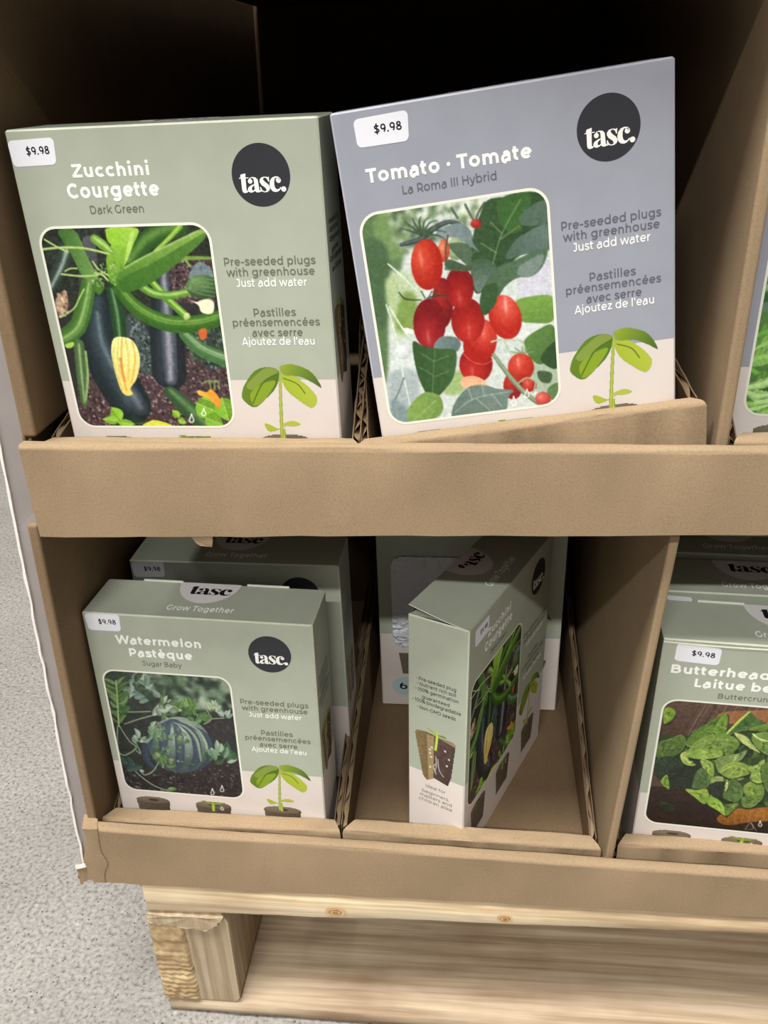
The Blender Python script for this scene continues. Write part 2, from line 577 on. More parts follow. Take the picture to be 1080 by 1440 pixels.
for (xr, yr, xl, yl, z) in sleeve_rows(-0.532, 0.36, 90):
    j = 0.0011 * mnoise.noise(Vector((z * 120, 4, 4))) + 0.0007 * mnoise.noise(Vector((z * 400, 4, 4)))
    a = 0.0011 + 0.0006 * mnoise.noise(Vector((z * 90, 8, 4)))
    rings.append([W3(xl - a + j, yl - 0.0012, z), W3(xl + a * 0.7 + j, yl - 0.0016, z), W3(xl + a * 0.7, yl + 0.002, z), W3(xl - a + j, yl + 0.002, z)])
g.loft(rings)
fix_normals(g.build('torn_rim', M['torn_white'], dis, label='torn white paper rim of the sleeve'))
# torn flap at the bottom of the sleeve and the crushed corner of the lower front
slab('torn_flap', [(-0.2925, -0.527), (-0.2845, -0.524), (-0.2790, -0.519), (-0.2785, -0.5405), (-0.2835, -0.5415), (-0.2880, -0.5435), (-0.2935, -0.5475)], 0.4262, 0.4275, 'kraft', dis, 0.001, 'torn brown flap at the bottom left corner')
slab('torn_edge', [(-0.2930, -0.5265), (-0.2845, -0.5235), (-0.2785, -0.5165), (-0.2775, -0.5180), (-0.2840, -0.5262), (-0.2930, -0.5295)], 0.4250, 0.4262, 'torn_white', dis, 0.0012, 'torn white paper edge')
# crushed corner: folded wrinkled sheet over the left end of the lower front
g = Geo()
rings = []
for k in range(25):
    t = k / 24
    z = -0.4790 - 0.0565 * t
    xo = -0.2735 - 0.0045 * t
    b = 0.0022 * math.sin(t * 7.5) + 0.0012 * mnoise.noise(Vector((t * 9, 0, 5)))
    fold = 0.004 * math.exp(-((t - 0.62) / 0.14) ** 2)
    rings.append([W3(xo - 0.0058 + b, 0.4325, z), W3(xo - 0.002 + b, 0.4205 - 0.001, z), W3(xo + 0.004 + b * 0.6 + fold, 0.4187, z + 0.0006), W3(xo + 0.0095 + fold, 0.4197, z), W3(xo + 0.006, 0.4290, z), W3(xo - 0.003, 0.4330, z)])
g.loft(rings)
smooth_angle(g.build('crushed_corner', M['kraft'], dis, label='crushed wrinkled left corner of the lower front'), 55)
# rounded tear at the lower left corner of the upper front and the stub beside it
slab('side_tab', [(-0.2535, -0.180), (-0.2510, -0.180), (-0.2480, -0.2265), (-0.2590, -0.2240)], 0.4291, 0.4325, 'kraft', dis, 0.0004)
slab('torn_tab', [(-0.1610, -0.2350), (-0.1475, -0.2350), (-0.1488, -0.2425), (-0.1560, -0.2418), (-0.1592, -0.2380)], 0.4210, 0.4222, 'kraft', dis, 0.0005, 'small torn tab hanging from the upper shelf front')

# ------------------------------------------------------------------ inner trays
def tray(label, x0, x1, lx0, lx1, zf, ztl, ztr, yl0, yl1, profL, profR, ybk, chamf=(0.008, 0.006), walls=(1, 1), loc=None):
    t = empty('cardboard_tray', loc or W3((x0 + x1) / 2, 0.6, zf - 0.003))
    tag(t, label, 'tray', 'corrugated trays dividing the display')
    f = lambda x: ztl + (ztr - ztl) * (x - lx0) / (lx1 - lx0)
    lip('front_rim', lx0, lx1, yl0, yl1, f, lambda x: zf - 0.003, t, 0.0032, chamf=chamf)
    g = Geo()
    g.box(x0, x1, yl1 + 0.0005, ybk, zf - 0.003, zf - 0.0003)
    fix_normals(g.build('tray_floor', M['kraft_shade_inner'], t))
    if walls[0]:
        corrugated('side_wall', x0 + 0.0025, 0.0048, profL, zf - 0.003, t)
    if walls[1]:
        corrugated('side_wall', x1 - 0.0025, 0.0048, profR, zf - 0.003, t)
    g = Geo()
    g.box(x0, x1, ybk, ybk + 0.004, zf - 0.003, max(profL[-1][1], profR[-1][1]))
    fix_normals(g.build('back_wall', M['kraft_shade_inner'], t))
    return t

LOW = -0.5268
pl = [(0.4535, -0.4990), (0.525, -0.4780), (0.632, -0.4490), (0.715, -0.4444), (0.80, -0.4444)]
pr_ = [(0.4555, -0.5013), (0.516, -0.4862), (0.6105, -0.4552), (0.647, -0.448), (0.756, -0.4171), (0.80, -0.417)]
tray('brown tray at the lower left holding the watermelon kit', -0.2700, -0.0922, -0.2713, -0.0893, LOW, -0.4885, -0.4895, 0.4375, 0.4505, pl, pl, 0.80, (0.010, 0.006))
tray('brown tray at the lower middle with the sideways box in it', -0.0918, 0.0970, -0.0877, 0.0975, LOW, -0.4880, -0.4925, 0.4382, 0.4505, pl, pr_, 0.80, (0.009, 0.007))
tray('brown tray at the lower right holding the lettuce kit', 0.1080, 0.3000, 0.1085, 0.2990, LOW, -0.4868, -0.4880, 0.4378, 0.4488, pl, pl, 0.80, (0.008, 0.006))
UP = -0.2268
pu = [(0.4430, -0.1825), (0.491, -0.1530), (0.60, -0.110), (0.80, -0.095)]
tray('brown tray at the upper left holding the dark green squash kit', -0.2440, -0.0612, -0.2440, -0.0605, UP, -0.1805, -0.1800, 0.4290, 0.4395, [(0.4430, -0.1825), (0.52, -0.165), (0.62, -0.15), (0.80, -0.14)], pu, 0.80, (0.004, 0.005))
tray('brown tray at the upper right edge holding the blue-grey lettuce kit', 0.1400, 0.3290, 0.1385, 0.3280, UP, -0.1765, -0.1765, 0.4290, 0.4420, pu, pu, 0.80, (0.008, 0.006))

# the tilted tray under the tomato kit
UT = Vector((0.991, 0.0552, 0.1185)).normalized()
NT = Vector((-0.054, 0.998, -0.013))
NT = (NT - UT * NT.dot(UT)).normalized()
ZT = UT.cross(NT)
tomTL = W3(-0.068, 0.4394, -0.0155)
tomO = tomTL - ZT * 0.208
MT = Matrix(((UT.x, NT.x, ZT.x, tomO.x), (UT.y, NT.y, ZT.y, tomO.y), (UT.z, NT.z, ZT.z, tomO.z), (0, 0, 0, 1)))
tt = empty('cardboard_tray', mat=MT)
tag(tt, 'tilted brown tray raised at its right end under the tomato kit', 'tray', 'corrugated trays dividing the display')
LC = lambda x, y, z: Vector((x, y, z))
lip('front_rim', -0.013, 0.1735, -0.0105, -0.0012, lambda x: 0.0440, lambda x: -0.0032, tt, 0.0032, conv=LC, world=False, chamf=(0.004, 0.007))
g = Geo()
g.box(-0.013, 0.1725, -0.001, 0.36, -0.0032, -0.0004, conv=LC)
fix_normals(g.build('tray_floor', M['kraft_shade_inner'], tt, world=False))
pT = [(0.0030, 0.038), (0.050, 0.066), (0.10, 0.084), (0.36, 0.115)]
corrugated('side_wall', -0.0105, 0.0046, pT, -0.0032, tt, conv=LC, world=False)
corrugated('side_wall', 0.1700, 0.0046, [(0.0030, 0.0415), (0.08, 0.057), (0.16, 0.073), (0.36, 0.09)], -0.0032, tt, conv=LC, world=False)
g = Geo()
g.box(-0.013, 0.1725, 0.36, 0.364, -0.0032, 0.09, conv=LC)
fix_normals(g.build('back_wall', M['kraft_shade_inner'], tt, world=False))
# ------------------------------------------------------------------ lettering (monoline geometric sans, drawn as strokes)
def arc(cx, cy, rx, ry, a0, a1, n=None):
    n = n or max(5, int(abs(a1 - a0) / 14))
    return [(cx + rx * math.cos(R(a0 + (a1 - a0) * k / n)), cy + ry * math.sin(R(a0 + (a1 - a0) * k / n))) for k in range(n + 1)]

def spline(P, n=6, closed=False):
    P = [np.array(p, float) for p in P]
    out = []
    m = len(P)
    rng = range(m) if closed else range(m - 1)
    for i in rng:
        if closed:
            p0, p1, p2, p3 = P[i - 1], P[i], P[(i + 1) % m], P[(i + 2) % m]
        else:
            p0, p1, p2, p3 = P[max(0, i - 1)], P[i], P[i + 1], P[min(m - 1, i + 2)]
        for k in range(n):
            t = k / n
            out.append(0.5 * ((2 * p1) + (-p0 + p2) * t + (2 * p0 - 5 * p1 + 4 * p2 - p3) * t * t + (-p0 + 3 * p1 - 3 * p2 + p3) * t ** 3))
    if not closed:
        out.append(P[-1])
    return out

def glyph(ch, w):
    h = w / 2
    X, C, A, D = 0.53, 0.70, 0.745, -0.19
    rx, ry, cy = 0.285 - h, 0.275 - h, 0.265
    S, dots, adv = [], [], 0.3
    acc = None
    if ch in 'éè':
        acc, ch = ch, 'e'
    if ch == 'o': S, adv = [arc(.335, cy, rx, ry, 0, 360)], .67
    elif ch == 'c': S, adv = [arc(.335, cy, rx, ry, 46, 314)], .59
    elif ch == 'e': S, adv = [[(.335 - rx, cy), (.335 + rx, cy)] , arc(.335, cy, rx, ry, 0, 318)], .65
    elif ch == 'b': S, adv = [[(.08 + h, 0), (.08 + h, A)], arc(.365, cy, rx, ry, 0, 360)], .70
    elif ch == 'p': S, adv = [[(.08 + h, D), (.08 + h, X)], arc(.365, cy, rx, ry, 0, 360)], .70
    elif ch == 'd': S, adv = [[(.62 - h, 0), (.62 - h, A)], arc(.335, cy, rx, ry, 0, 360)], .70
    elif ch == 'q': S, adv = [[(.62 - h, D), (.62 - h, X)], arc(.335, cy, rx, ry, 0, 360)], .70
    elif ch == 'g':
        S, adv = [arc(.335, .275, rx, ry - .01, 0, 360), [(.62 - h, X), (.62 - h, .02)] + arc(.335, .02, .285 - h, .215 - h, 0, -145)], .70
    elif ch == 'a':
        r = .53 - h
        S = [[(r, 0)] + arc(.32, .33, r - .32, X + .008 - h - .33, 0, 150), [(r, .315), (.26, .315)] + arc(.24, .155, .20 - h, .16, 90, 270) + [(.30, h - .006), (r, .12)]]
        adv = .61
    elif ch in 'nh':
        l, r = .08 + h, .57 - h
        S, adv = [[(l, 0), (l, X if ch == 'n' else A)], arc((l + r) / 2, .28, (r - l) / 2, X + .008 - h - .28, 180, 0) + [(r, 0)]], .65
    elif ch == 'm':
        l, m_, r = .08 + h, .50, .92 - h
        a = lambda p, q: arc((p + q) / 2, .28, (q - p) / 2, X + .008 - h - .28, 180, 0) + [(q, 0)]
        S, adv = [[(l, 0), (l, X)], a(l, m_), a(m_, r)], 1.0
    elif ch == 'u':
        l, r = .08 + h, .57 - h
        S, adv = [[(l, X)] + arc((l + r) / 2, .25, (r - l) / 2, .258 - h, 180, 360), [(r, X), (r, 0)]], .65
    elif ch == 'r': S, adv = [[(.08 + h, 0), (.08 + h, X)], arc(.36, .25, .28 - h, X + .006 - h - .25, 175, 88)], .40
    elif ch == 't': S, adv = [[(.15, X + .13), (.15, .17)] + arc(.27, .17, .12, .176 - h, 180, 285), [(.02, X - h), (.34, X - h)]], .40
    elif ch == 'f': S, adv = [[(.15, 0), (.15, .57)] + arc(.27, .57, .12, .185 - h, 180, 75), [(.02, X - h), (.32, X - h)]], .37
    elif ch == 'i': S, dots, adv = [[(.08 + h, 0), (.08 + h, X)]], [(.08 + h, .69, w * .62)], .16 + w
    elif ch == 'l': S, adv = [[(.08 + h, 0), (.08 + h, A)]], .16 + w
    elif ch == 'j': S, dots, adv = [[(.08 + h, X), (.08 + h, -.04)] + arc(-.03, -.04, .11 + h, .16 - h, 0, -80)], [(.08 + h, .69, w * .62)], .16 + w
    elif ch == 's': S, adv = [spline([(.455, .43), (.38, .515 - h), (.26, X + .01 - h), (.13, .47 - h * .3), (.12, .345), (.26, .272), (.41, .20), (.415, .085 + h * .3), (.28, h - .01), (.15, h + .01), (.05, .09)])], .51
    elif ch == 'v': S, adv = [[(.03 + h * .4, X), (.275, .02), (.52 - h * .4, X)]], .55
    elif ch == 'y': S, adv = [[(.03 + h * .4, X), (.285, .02)], [(.53 - h * .4, X), (.27, -.09), (.20, h - .20 + .03), (.05, D + h * .8)]], .56
    elif ch == 'w': S, adv = [[(.03 + h * .4, X), (.235, .02), (.44, X - .02), (.645, .02), (.85 - h * .4, X)]], .88
    elif ch == 'k': S, adv = [[(.08 + h, 0), (.08 + h, A)], [(.53, X), (.13, .14)], [(.28, .27), (.56, 0)]], .57
    elif ch == 'z': S, adv = [[(.06, X - h), (.43, X - h), (.07, h), (.47, h)]], .51
    elif ch in 'CG':
        S, adv = [arc(.41, .35, .36 - h, .36 - h, 44, 316 if ch == 'C' else 322)], .73
        if ch == 'G': S, adv = S + [[(.70 - h, .36), (.70 - h, .11)]], .78
    elif ch == 'O': S, adv = [arc(.43, .35, .38 - h, .36 - h, 0, 360)], .86
    elif ch == 'Z': S, adv = [[(.05, C - h), (.55, C - h), (.08, h), (.59, h)]], .63
    elif ch == 'D': S, adv = [[(.08 + h, h), (.08 + h, C - h), (.36, C - h)] + arc(.36, .35, .34 - h, .35 - h, 90, -90) + [(.08 + h, h)]], .77
    elif ch == 'T': S, adv = [[(.01, C - h), (.58, C - h)], [(.295, 0), (.295, C)]], .59
    elif ch in 'RPB':
        l = .08 + h
        y1 = .22 if ch != 'B' else .35
        b = [(l, C - h), (.36, C - h)] + arc(.36, (C - h + y1 + h * .4) / 2, .26 - h, (C - h - y1 - h * .4) / 2, 90, -90) + [(l, y1 + h * .4)]
        S, adv = [[(l, 0), (l, C)], b], .66
        if ch == 'R': S.append([(.36, .24), (.60, 0)])
        if ch == 'B': S.append([(l, y1 + h * .4), (.39, y1 + h * .4)] + arc(.39, (y1 + h * 1.4) / 2, .28 - h, (y1 - h * .6) / 2, 90, -90) + [(l, h)]); adv = .73
    elif ch == 'L': S, adv = [[(.08 + h, C), (.08 + h, h), (.50, h)]], .54
    elif ch == 'H': S, adv = [[(.08 + h, 0), (.08 + h, C)], [(.66 - h, 0), (.66 - h, C)], [(.08 + h, .355), (.66 - h, .355)]], .74
    elif ch == 'I': S, adv = [[(.08 + h, 0), (.08 + h, C)]], .16 + w
    elif ch == 'N': S, adv = [[(.08 + h, 0), (.08 + h, C)], [(.08 + h, C - h), (.66 - h, h)], [(.66 - h, 0), (.66 - h, C)]], .74
    elif ch == 'M': S, adv = [[(.08 + h, 0), (.08 + h, C)], [(.08 + h, C - h), (.44, .2), (.80 - h, C - h)], [(.80 - h, 0), (.80 - h, C)]], .88
    elif ch == 'W': S, adv = [[(.03 + h * .4, C), (.27, .02), (.51, C - .02), (.75, .02), (.99 - h * .4, C)]], 1.02
    elif ch == 'S': S, adv = [spline([(.55, .56), (.45, .68 - h), (.30, C + .01 - h), (.14, .62 - h * .3), (.14, .45), (.31, .36), (.49, .27), (.50, .11 + h * .3), (.33, h - .01), (.17, h + .015), (.05, .12)])], .62
    elif ch == 'J': S, adv = [[(.12, C - h), (.43 - h, C - h), (.43 - h, .21)] + arc(.235, .21, .195 - h, .22 - h, 0, -150)], .50
    elif ch == 'A': S, adv = [[(.03 + h * .4, 0), (.36, C - .01), (.69 - h * .4, 0)], [(.15, .18), (.57, .18)]], .72
    elif ch == '9': S, adv = [arc(.28, .47, .24 - h, .24 - h, 0, 360), arc(.26, .42, .26 - h, .43 - h, 10, -75)], .57
    elif ch == '6': S, adv = [arc(.29, .23, .24 - h, .24 - h, 0, 360), arc(.31, .28, .26 - h, .43 - h, 190, 105)], .57
    elif ch == '8': S, adv = [arc(.29, .525, .21 - h, .185 - h, 0, 360), arc(.29, .20, .25 - h, .21 - h, 0, 360)], .58
    elif ch == '$': S, adv = [[(x * .9, y * .92 + .03) for x, y in spline([(.52, .56), (.43, .66 - h), (.29, C - .005 - h), (.14, .61 - h * .3), (.14, .45), (.31, .36), (.47, .27), (.48, .11 + h * .3), (.32, h + .005), (.17, h + .03), (.06, .13)])], [(.27, -.08), (.27, .80)]], .57
    elif ch == '1': S, adv = [[(.02, C - h), (.22 - h, C - h)], [(.22 - h, C), (.22 - h, 0)]], .33
    elif ch == '0': S, adv = [arc(.31, .35, .26 - h, .36 - h, 0, 360)], .62
    elif ch == '%': S, adv = [arc(.18, .52, .14, .16, 0, 360), arc(.58, .18, .14, .16, 0, 360), [(.62, .70), (.14, 0)]], .76
    elif ch == '.': dots, adv = [(.08 + h * .6, h * 1.1, w * .62)], .14 + w
    elif ch == ',': dots, S, adv = [(.08 + h * .6, h * 1.1, w * .6)], [[(.09 + h * .6, h), (.05, -.11)]], .14 + w
    elif ch == '•': dots, adv = [(.16, .32, .10)], .32
    elif ch == '·': dots, adv = [(.12, .30, .06)], .26
    elif ch == "'": S, adv = [[(.07 + h, C), (.07 + h, .47)]], .13 + w
    elif ch == '-': S, adv = [[(.05, .26), (.35, .26)]], .40
    elif ch == ' ': adv = .27
    if acc == 'é': S.append([(.28, .60), (.43, .735)])
    if acc == 'è': S.append([(.38, .60), (.23, .735)])
    return S, dots, adv

def ribbon(P, w):
    """polygon quads along a polyline with mitred joins"""
    P = [np.array(p, float) for p in P]
    closed = np.linalg.norm(P[0] - P[-1]) < 1e-6
    if closed:
        P = P[:-1]
    n = len(P)
    L, Rr = [], []
    for i in range(n):
        a = P[i - 1] if (i > 0 or closed) else None
        b = P[(i + 1) % n] if (i < n - 1 or closed) else None
        t0 = (P[i] - a) if a is not None else (b - P[i])
        t1 = (b - P[i]) if b is not None else t0
        t0 = t0 / (np.linalg.norm(t0) + 1e-9)
        t1 = t1 / (np.linalg.norm(t1) + 1e-9)
        n0, n1 = np.array([-t0[1], t0[0]]), np.array([-t1[1], t1[0]])
        m = n0 + n1
        l = np.linalg.norm(m)
        m = n0 if l < 1e-6 else m / l
        k = min(1.9, 1 / max(0.2, float(m @ n0)))
        L.append(P[i] + m * w / 2 * k)
        Rr.append(P[i] - m * w / 2 * k)
    q = []
    for i in range(n if closed else n - 1):
        j = (i + 1) % n
        q.append([L[i], Rr[i], Rr[j], L[j]])
    return q

def split_sharp(st, w):
    """cut a stroke at sharp corners into straight overlapping pieces"""
    P = [np.array(p, float) for p in st]
    cuts = [0]
    for i in range(1, len(P) - 1):
        a, b = P[i] - P[i - 1], P[i + 1] - P[i]
        if a @ b < 0.35 * np.linalg.norm(a) * np.linalg.norm(b):
            cuts.append(i)
    cuts.append(len(P) - 1)
    out = []
    for a, b in zip(cuts, cuts[1:]):
        q = [p.copy() for p in P[a:b + 1]]
        if len(q) < 2:
            continue
        if a > 0:
            d = q[0] - q[1]
            q[0] = q[0] + d / np.linalg.norm(d) * w * .28
        if b < len(P) - 1:
            d = q[-1] - q[-2]
            q[-1] = q[-1] + d / np.linalg.norm(d) * w * .28
        out.append(q)
    return out

def text_polys(s, w, track=0.0):
    out, x = [], 0.0
    for ch in s:
        S, dots, adv = glyph(ch, w)
        for k, st in enumerate(S):
            for m, piece in enumerate(split_sharp(st, w)):
                for q in ribbon(piece, w):
                    out.append(([(p[0] + x, p[1]) for p in q], k + 3 * m))
        for (cx, cy, r) in dots:
            out.append(([(cx + x + r * math.cos(R(a)), cy + r * math.sin(R(a))) for a in range(0, 360, 24)], len(S)))
        x += adv + track
    return out, x - track

LOGO = {
 't': [(-0.763, -0.067), (-0.752, -0.055), (-0.715, -0.048), (-0.694, 0.043), (-0.526, 0.078), (-0.536, -0.054), (-0.437, -0.049), (-0.436, -0.073), (-0.537, -0.082), (-0.544, -0.403), (-0.543, -0.462), (-0.515, -0.477), (-0.477, -0.453), (-0.468, -0.485), (-0.538, -0.533), (-0.619, -0.543), (-0.677, -0.514), (-0.696, -0.44), (-0.696, -0.077), (-0.76, -0.083)],
 'a': [(-0.436, -0.115), (-0.377, -0.059), (-0.284, -0.041), (-0.185, -0.065), (-0.125, -0.135), (-0.116, -0.25), (-0.104, -0.448), (-0.081, -0.481), (-0.049, -0.461), (-0.048, -0.492), (-0.103, -0.532), (-0.194, -0.536), (-0.247, -0.496), (-0.26, -0.412), (-0.258, -0.204), (-0.268, -0.1), (-0.31, -0.071), (-0.356, -0.076), (-0.384, -0.112)],
 'b': [(-0.254, -0.27), (-0.349, -0.294), (-0.458, -0.353), (-0.501, -0.425), (-0.483, -0.499), (-0.401, -0.538), (-0.306, -0.515), (-0.245, -0.475), (-0.262, -0.433), (-0.313, -0.473), (-0.35, -0.462), (-0.362, -0.409), (-0.32, -0.343), (-0.254, -0.304)],
 's': [(0.101, -0.046), (0.201, -0.057), (0.226, -0.075), (0.252, -0.051), (0.27, -0.051), (0.257, -0.21), (0.234, -0.209), (0.195, -0.115), (0.132, -0.072), (0.073, -0.086), (0.057, -0.131), (0.117, -0.206), (0.22, -0.292), (0.273, -0.387), (0.245, -0.48), (0.159, -0.534), (0.057, -0.537), (-0.019, -0.503), (-0.045, -0.524), (-0.067, -0.523), (-0.068, -0.366), (-0.043, -0.367), (-0.003, -0.462), (0.059, -0.512), (0.129, -0.498), (0.145, -0.456), (0.107, -0.392), (-0.008, -0.305), (-0.065, -0.21), (-0.051, -0.128), (0.008, -0.067)],
 'c': [(0.65, -0.192), (0.647, -0.109), (0.585, -0.06), (0.485, -0.046), (0.379, -0.08), (0.297, -0.17), (0.264, -0.304), (0.285, -0.429), (0.355, -0.515), (0.466, -0.544), (0.571, -0.512), (0.648, -0.431), (0.658, -0.4), (0.636, -0.389), (0.578, -0.449), (0.498, -0.457), (0.447, -0.403), (0.427, -0.309), (0.436, -0.185), (0.466, -0.114), (0.514, -0.084)]}
def circ(cx, cy, r, n=20):
    return [(cx + r * math.cos(2 * math.pi * k / n), cy + r * math.sin(2 * math.pi * k / n)) for k in range(n)]
def logo_polys(dot=True):
    p = [LOGO[k] for k in 'tabsc'] + [circ(-0.391, -0.174, 0.077), circ(0.584, -0.173, 0.085)]
    if dot:
        p.append(circ(0.738, -0.456, 0.086))
    return p

# ------------------------------------------------------------------ painted print pictures (the printed photographs on the cartons)
class Art:
    def __init__(s, W, H, src, seed=1, bg=(60, 60, 60)):
        s.W, s.H = W * 2, H * 2
        s.c = np.zeros((s.H, s.W, 3), np.float32)
        s.c[:] = bg
        s.rng = np.random.default_rng(seed)
        A, B = [], []
        for (x, y), (u, v) in zip(src, ((0, 0), (1, 0), (1, 1), (0, 1))):
            A += [[x, y, 1, 0, 0, 0, -u * x, -u * y], [0, 0, 0, x, y, 1, -v * x, -v * y]]
            B += [u, v]
        h = np.linalg.solve(np.array(A, float), np.array(B, float))
        s.h = np.append(h, 1).reshape(3, 3)
        s.k = s.W / math.hypot(src[1][0] - src[0][0], src[1][1] - src[0][1])
    def mp(s, P):
        P = np.array([tuple(p)[:2] for p in P], float)
        q = np.column_stack([P, np.ones(len(P))]) @ s.h.T
        return np.column_stack([q[:, 0] / q[:, 2] * s.W, q[:, 1] / q[:, 2] * s.H])
    def _box(s, P, m=2):
        x0, y0 = np.floor(P.min(0) - m).astype(int)
        x1, y1 = np.ceil(P.max(0) + m).astype(int)
        x0, y0, x1, y1 = max(0, x0), max(0, y0), min(s.W, x1), min(s.H, y1)
        if x1 <= x0 or y1 <= y0:
            return None
        yy, xx = np.mgrid[y0:y1, x0:x1]
        return x0, y0, x1, y1, xx + 0.5, yy + 0.5
    def _inside(s, P, xx, yy):
        ins = np.zeros(xx.shape, bool)
        for (xa, ya), (xb, yb) in zip(P, np.roll(P, -1, 0)):
            if ya == yb:
                continue
            c = ((ya > yy) != (yb > yy)) & (xx < (xb - xa) * (yy - ya) / (yb - ya) + xa)
            ins ^= c
        return ins
    def poly(s, P, col, sm=True, g=None, tex=0, al=1.0):
        Q = s.mp(spline(P, 6, True) if sm else P)
        b = s._box(Q)
        if b is None:
            return
        x0, y0, x1, y1, xx, yy = b
        ins = s._inside(Q, xx, yy)
        c = np.empty(xx.shape + (3,), np.float32)
        c[:] = col
        if g:
            dx, dy, c2 = g
            lo, hi = Q.min(0), Q.max(0)
            t = ((xx - lo[0]) / (hi[0] - lo[0] + 1e-6) * dx + (yy - lo[1]) / (hi[1] - lo[1] + 1e-6) * dy)
            t = t + (1 if dx < 0 else 0) + (1 if dy < 0 else 0)
            t = np.clip(t / (abs(dx) + abs(dy)), 0, 1)[..., None]
            c = c * (1 - t) + np.array(c2) * t
        if tex:
            c = c + s.noise(xx.shape, 5, tex)[..., None]
        r = s.c[y0:y1, x0:x1]
        r[ins] = r[ins] * (1 - al) + c[ins] * al
    def noise(s, shp, cell, amp):
        a = s.rng.normal(0, 1, (shp[0] // cell + 3, shp[1] // cell + 3))
        yy = np.linspace(0, shp[0] / cell, shp[0]); xx = np.linspace(0, shp[1] / cell, shp[1])
        y0 = yy.astype(int); x0 = xx.astype(int)
        fy = (yy - y0)[:, None]; fx = (xx - x0)[None]
        return amp * (a[y0][:, x0] * (1 - fy) * (1 - fx) + a[y0 + 1][:, x0] * fy * (1 - fx) + a[y0][:, x0 + 1] * (1 - fy) * fx + a[y0 + 1][:, x0 + 1] * fy * fx)
    def tube(s, P, w, c0, c1, hl=-0.2, sp=0.45, al=1.0, ridges=0, sm=True):
        Q0 = spline(P, 8) if (sm and len(P) > 2) else [np.array(p, float) for p in P]
        n = len(Q0)
        ws = np.interp(np.linspace(0, 1, n), np.linspace(0, 1, len(w)), w) if isinstance(w, (list, tuple)) else np.full(n, float(w))
        ws = ws * s.k / 2
        Q = s.mp(Q0)
        b = s._box(Q, ws.max() + 2)
        if b is None:
            return
        x0, y0, x1, y1, xx, yy = b
        best = np.full(xx.shape, 9.0); sd = np.zeros(xx.shape)
        for i in range(n - 1):
            a, d = Q[i], Q[i + 1] - Q[i]
            l2 = d @ d + 1e-9
            t = np.clip(((xx - a[0]) * d[0] + (yy - a[1]) * d[1]) / l2, 0, 1)
            ex, ey = xx - a[0] - t * d[0], yy - a[1] - t * d[1]
            wi = ws[i] * (1 - t) + ws[i + 1] * t + 1e-6
            dist = np.hypot(ex, ey) / wi
            sg = np.sign(d[0] * ey - d[1] * ex)
            m = dist < best
            best[m] = dist[m]; sd[m] = (sg * dist)[m]
        ins = best < 1
        f = np.exp(-((sd - hl) / sp) ** 2)
        if ridges:
            f = f * (0.75 + 0.25 * np.cos(sd * ridges * math.pi))
        c = np.array(c0) * (1 - f[..., None]) + np.array(c1) * f[..., None]
        r = s.c[y0:y1, x0:x1]
        r[ins] = r[ins] * (1 - al) + c[ins] * al
    def ell(s, c, rx, ry, ang, c0, c1, spec=0.0, al=1.0, lx=-.3, ly=-.4):
        a = R(ang)
        P = [(c[0] + rx * math.cos(t) * math.cos(a) - ry * math.sin(t) * math.sin(a), c[1] + rx * math.cos(t) * math.sin(a) + ry * math.sin(t) * math.cos(a)) for t in np.linspace(0, 2 * math.pi, 40)[:-1]]
        Q = s.mp(P)
        b = s._box(Q)
        if b is None:
            return
        x0, y0, x1, y1, xx, yy = b
        ins = s._inside(Q, xx, yy)
        m = Q.mean(0); hx, hy = (Q.max(0) - Q.min(0)) / 2
        u, v = (xx - m[0]) / hx, (yy - m[1]) / hy
        f = np.clip(1.15 - np.hypot(u - lx, v - ly), 0, 1)[..., None]
        cc = np.array(c0) * (1 - f) + np.array(c1) * f
        if spec:
            sp = np.exp(-(((u - lx * .9) / .10) ** 2 + ((v - ly) / .35) ** 2))[..., None] * spec
            cc = cc * (1 - sp) + 255 * sp
        r = s.c[y0:y1, x0:x1]
        r[ins] = r[ins] * (1 - al) + cc[ins] * al
    def leaf(s, a, b, wd, col, vein=None, tip=None, bend=0.0, side=0.82):
        a, b = np.array(a, float), np.array(b, float)
        d = b - a; l = np.linalg.norm(d); n = np.array([-d[1], d[0]]) / l
        ax = lambda t: a + d * t + n * bend * l * math.sin(math.pi * t)
        ts = np.linspace(0, 1, 13)
        hw = lambda t: wd / 2 * math.sin(math.pi * t ** 0.8) ** 0.85 if 0 < t < 1 else 0
        Lf = [ax(t) + n * hw(t) for t in ts]; Rt = [ax(t) - n * hw(t) for t in ts]
        md = [ax(t) for t in ts]
        c2 = tuple(v * side for v in col)
        s.poly(Lf + md[::-1], col, False); s.poly(Rt + md[::-1], c2, False)
        if vein:
            s.tube(md, max(2.5, wd * .035), vein, vein)
            for t in (0.22, 0.38, 0.54, 0.70):
                for sg in (1, -1):
                    p = ax(t); q = ax(min(1, t + .16)) + n * sg * hw(min(.98, t + .14)) * .8
                    s.tube([p, q], max(1.8, wd * .018), vein, vein, al=.6)
    def specks(s, P, n, cols, r0, r1):
        Q = s.mp(P)
        lo, hi = Q.min(0), Q.max(0)
        for _ in range(n):
            x, y = s.rng.uniform(lo, hi)
            if not s._inside(Q, np.array([[x]]), np.array([[y]]))[0, 0]:
                continue
            rx, ry = s.rng.uniform(r0, r1, 2) * s.k
            col = cols[s.rng.integers(len(cols))]
            x0, x1, y0, y1 = int(x - rx), int(x + rx) + 1, int(y - ry), int(y + ry) + 1
            x0, y0 = max(0, x0), max(0, y0)
            if x1 > x0 and y1 > y0:
                r = s.c[y0:y1, x0:x1]
                yy, xx = np.mgrid[y0:y0 + r.shape[0], x0:x0 + r.shape[1]]
                m = ((xx - x) / (rx + .5)) ** 2 + ((yy - y) / (ry + .5)) ** 2 < 1
                r[m] = np.array(col) * s.rng.uniform(.8, 1.15)
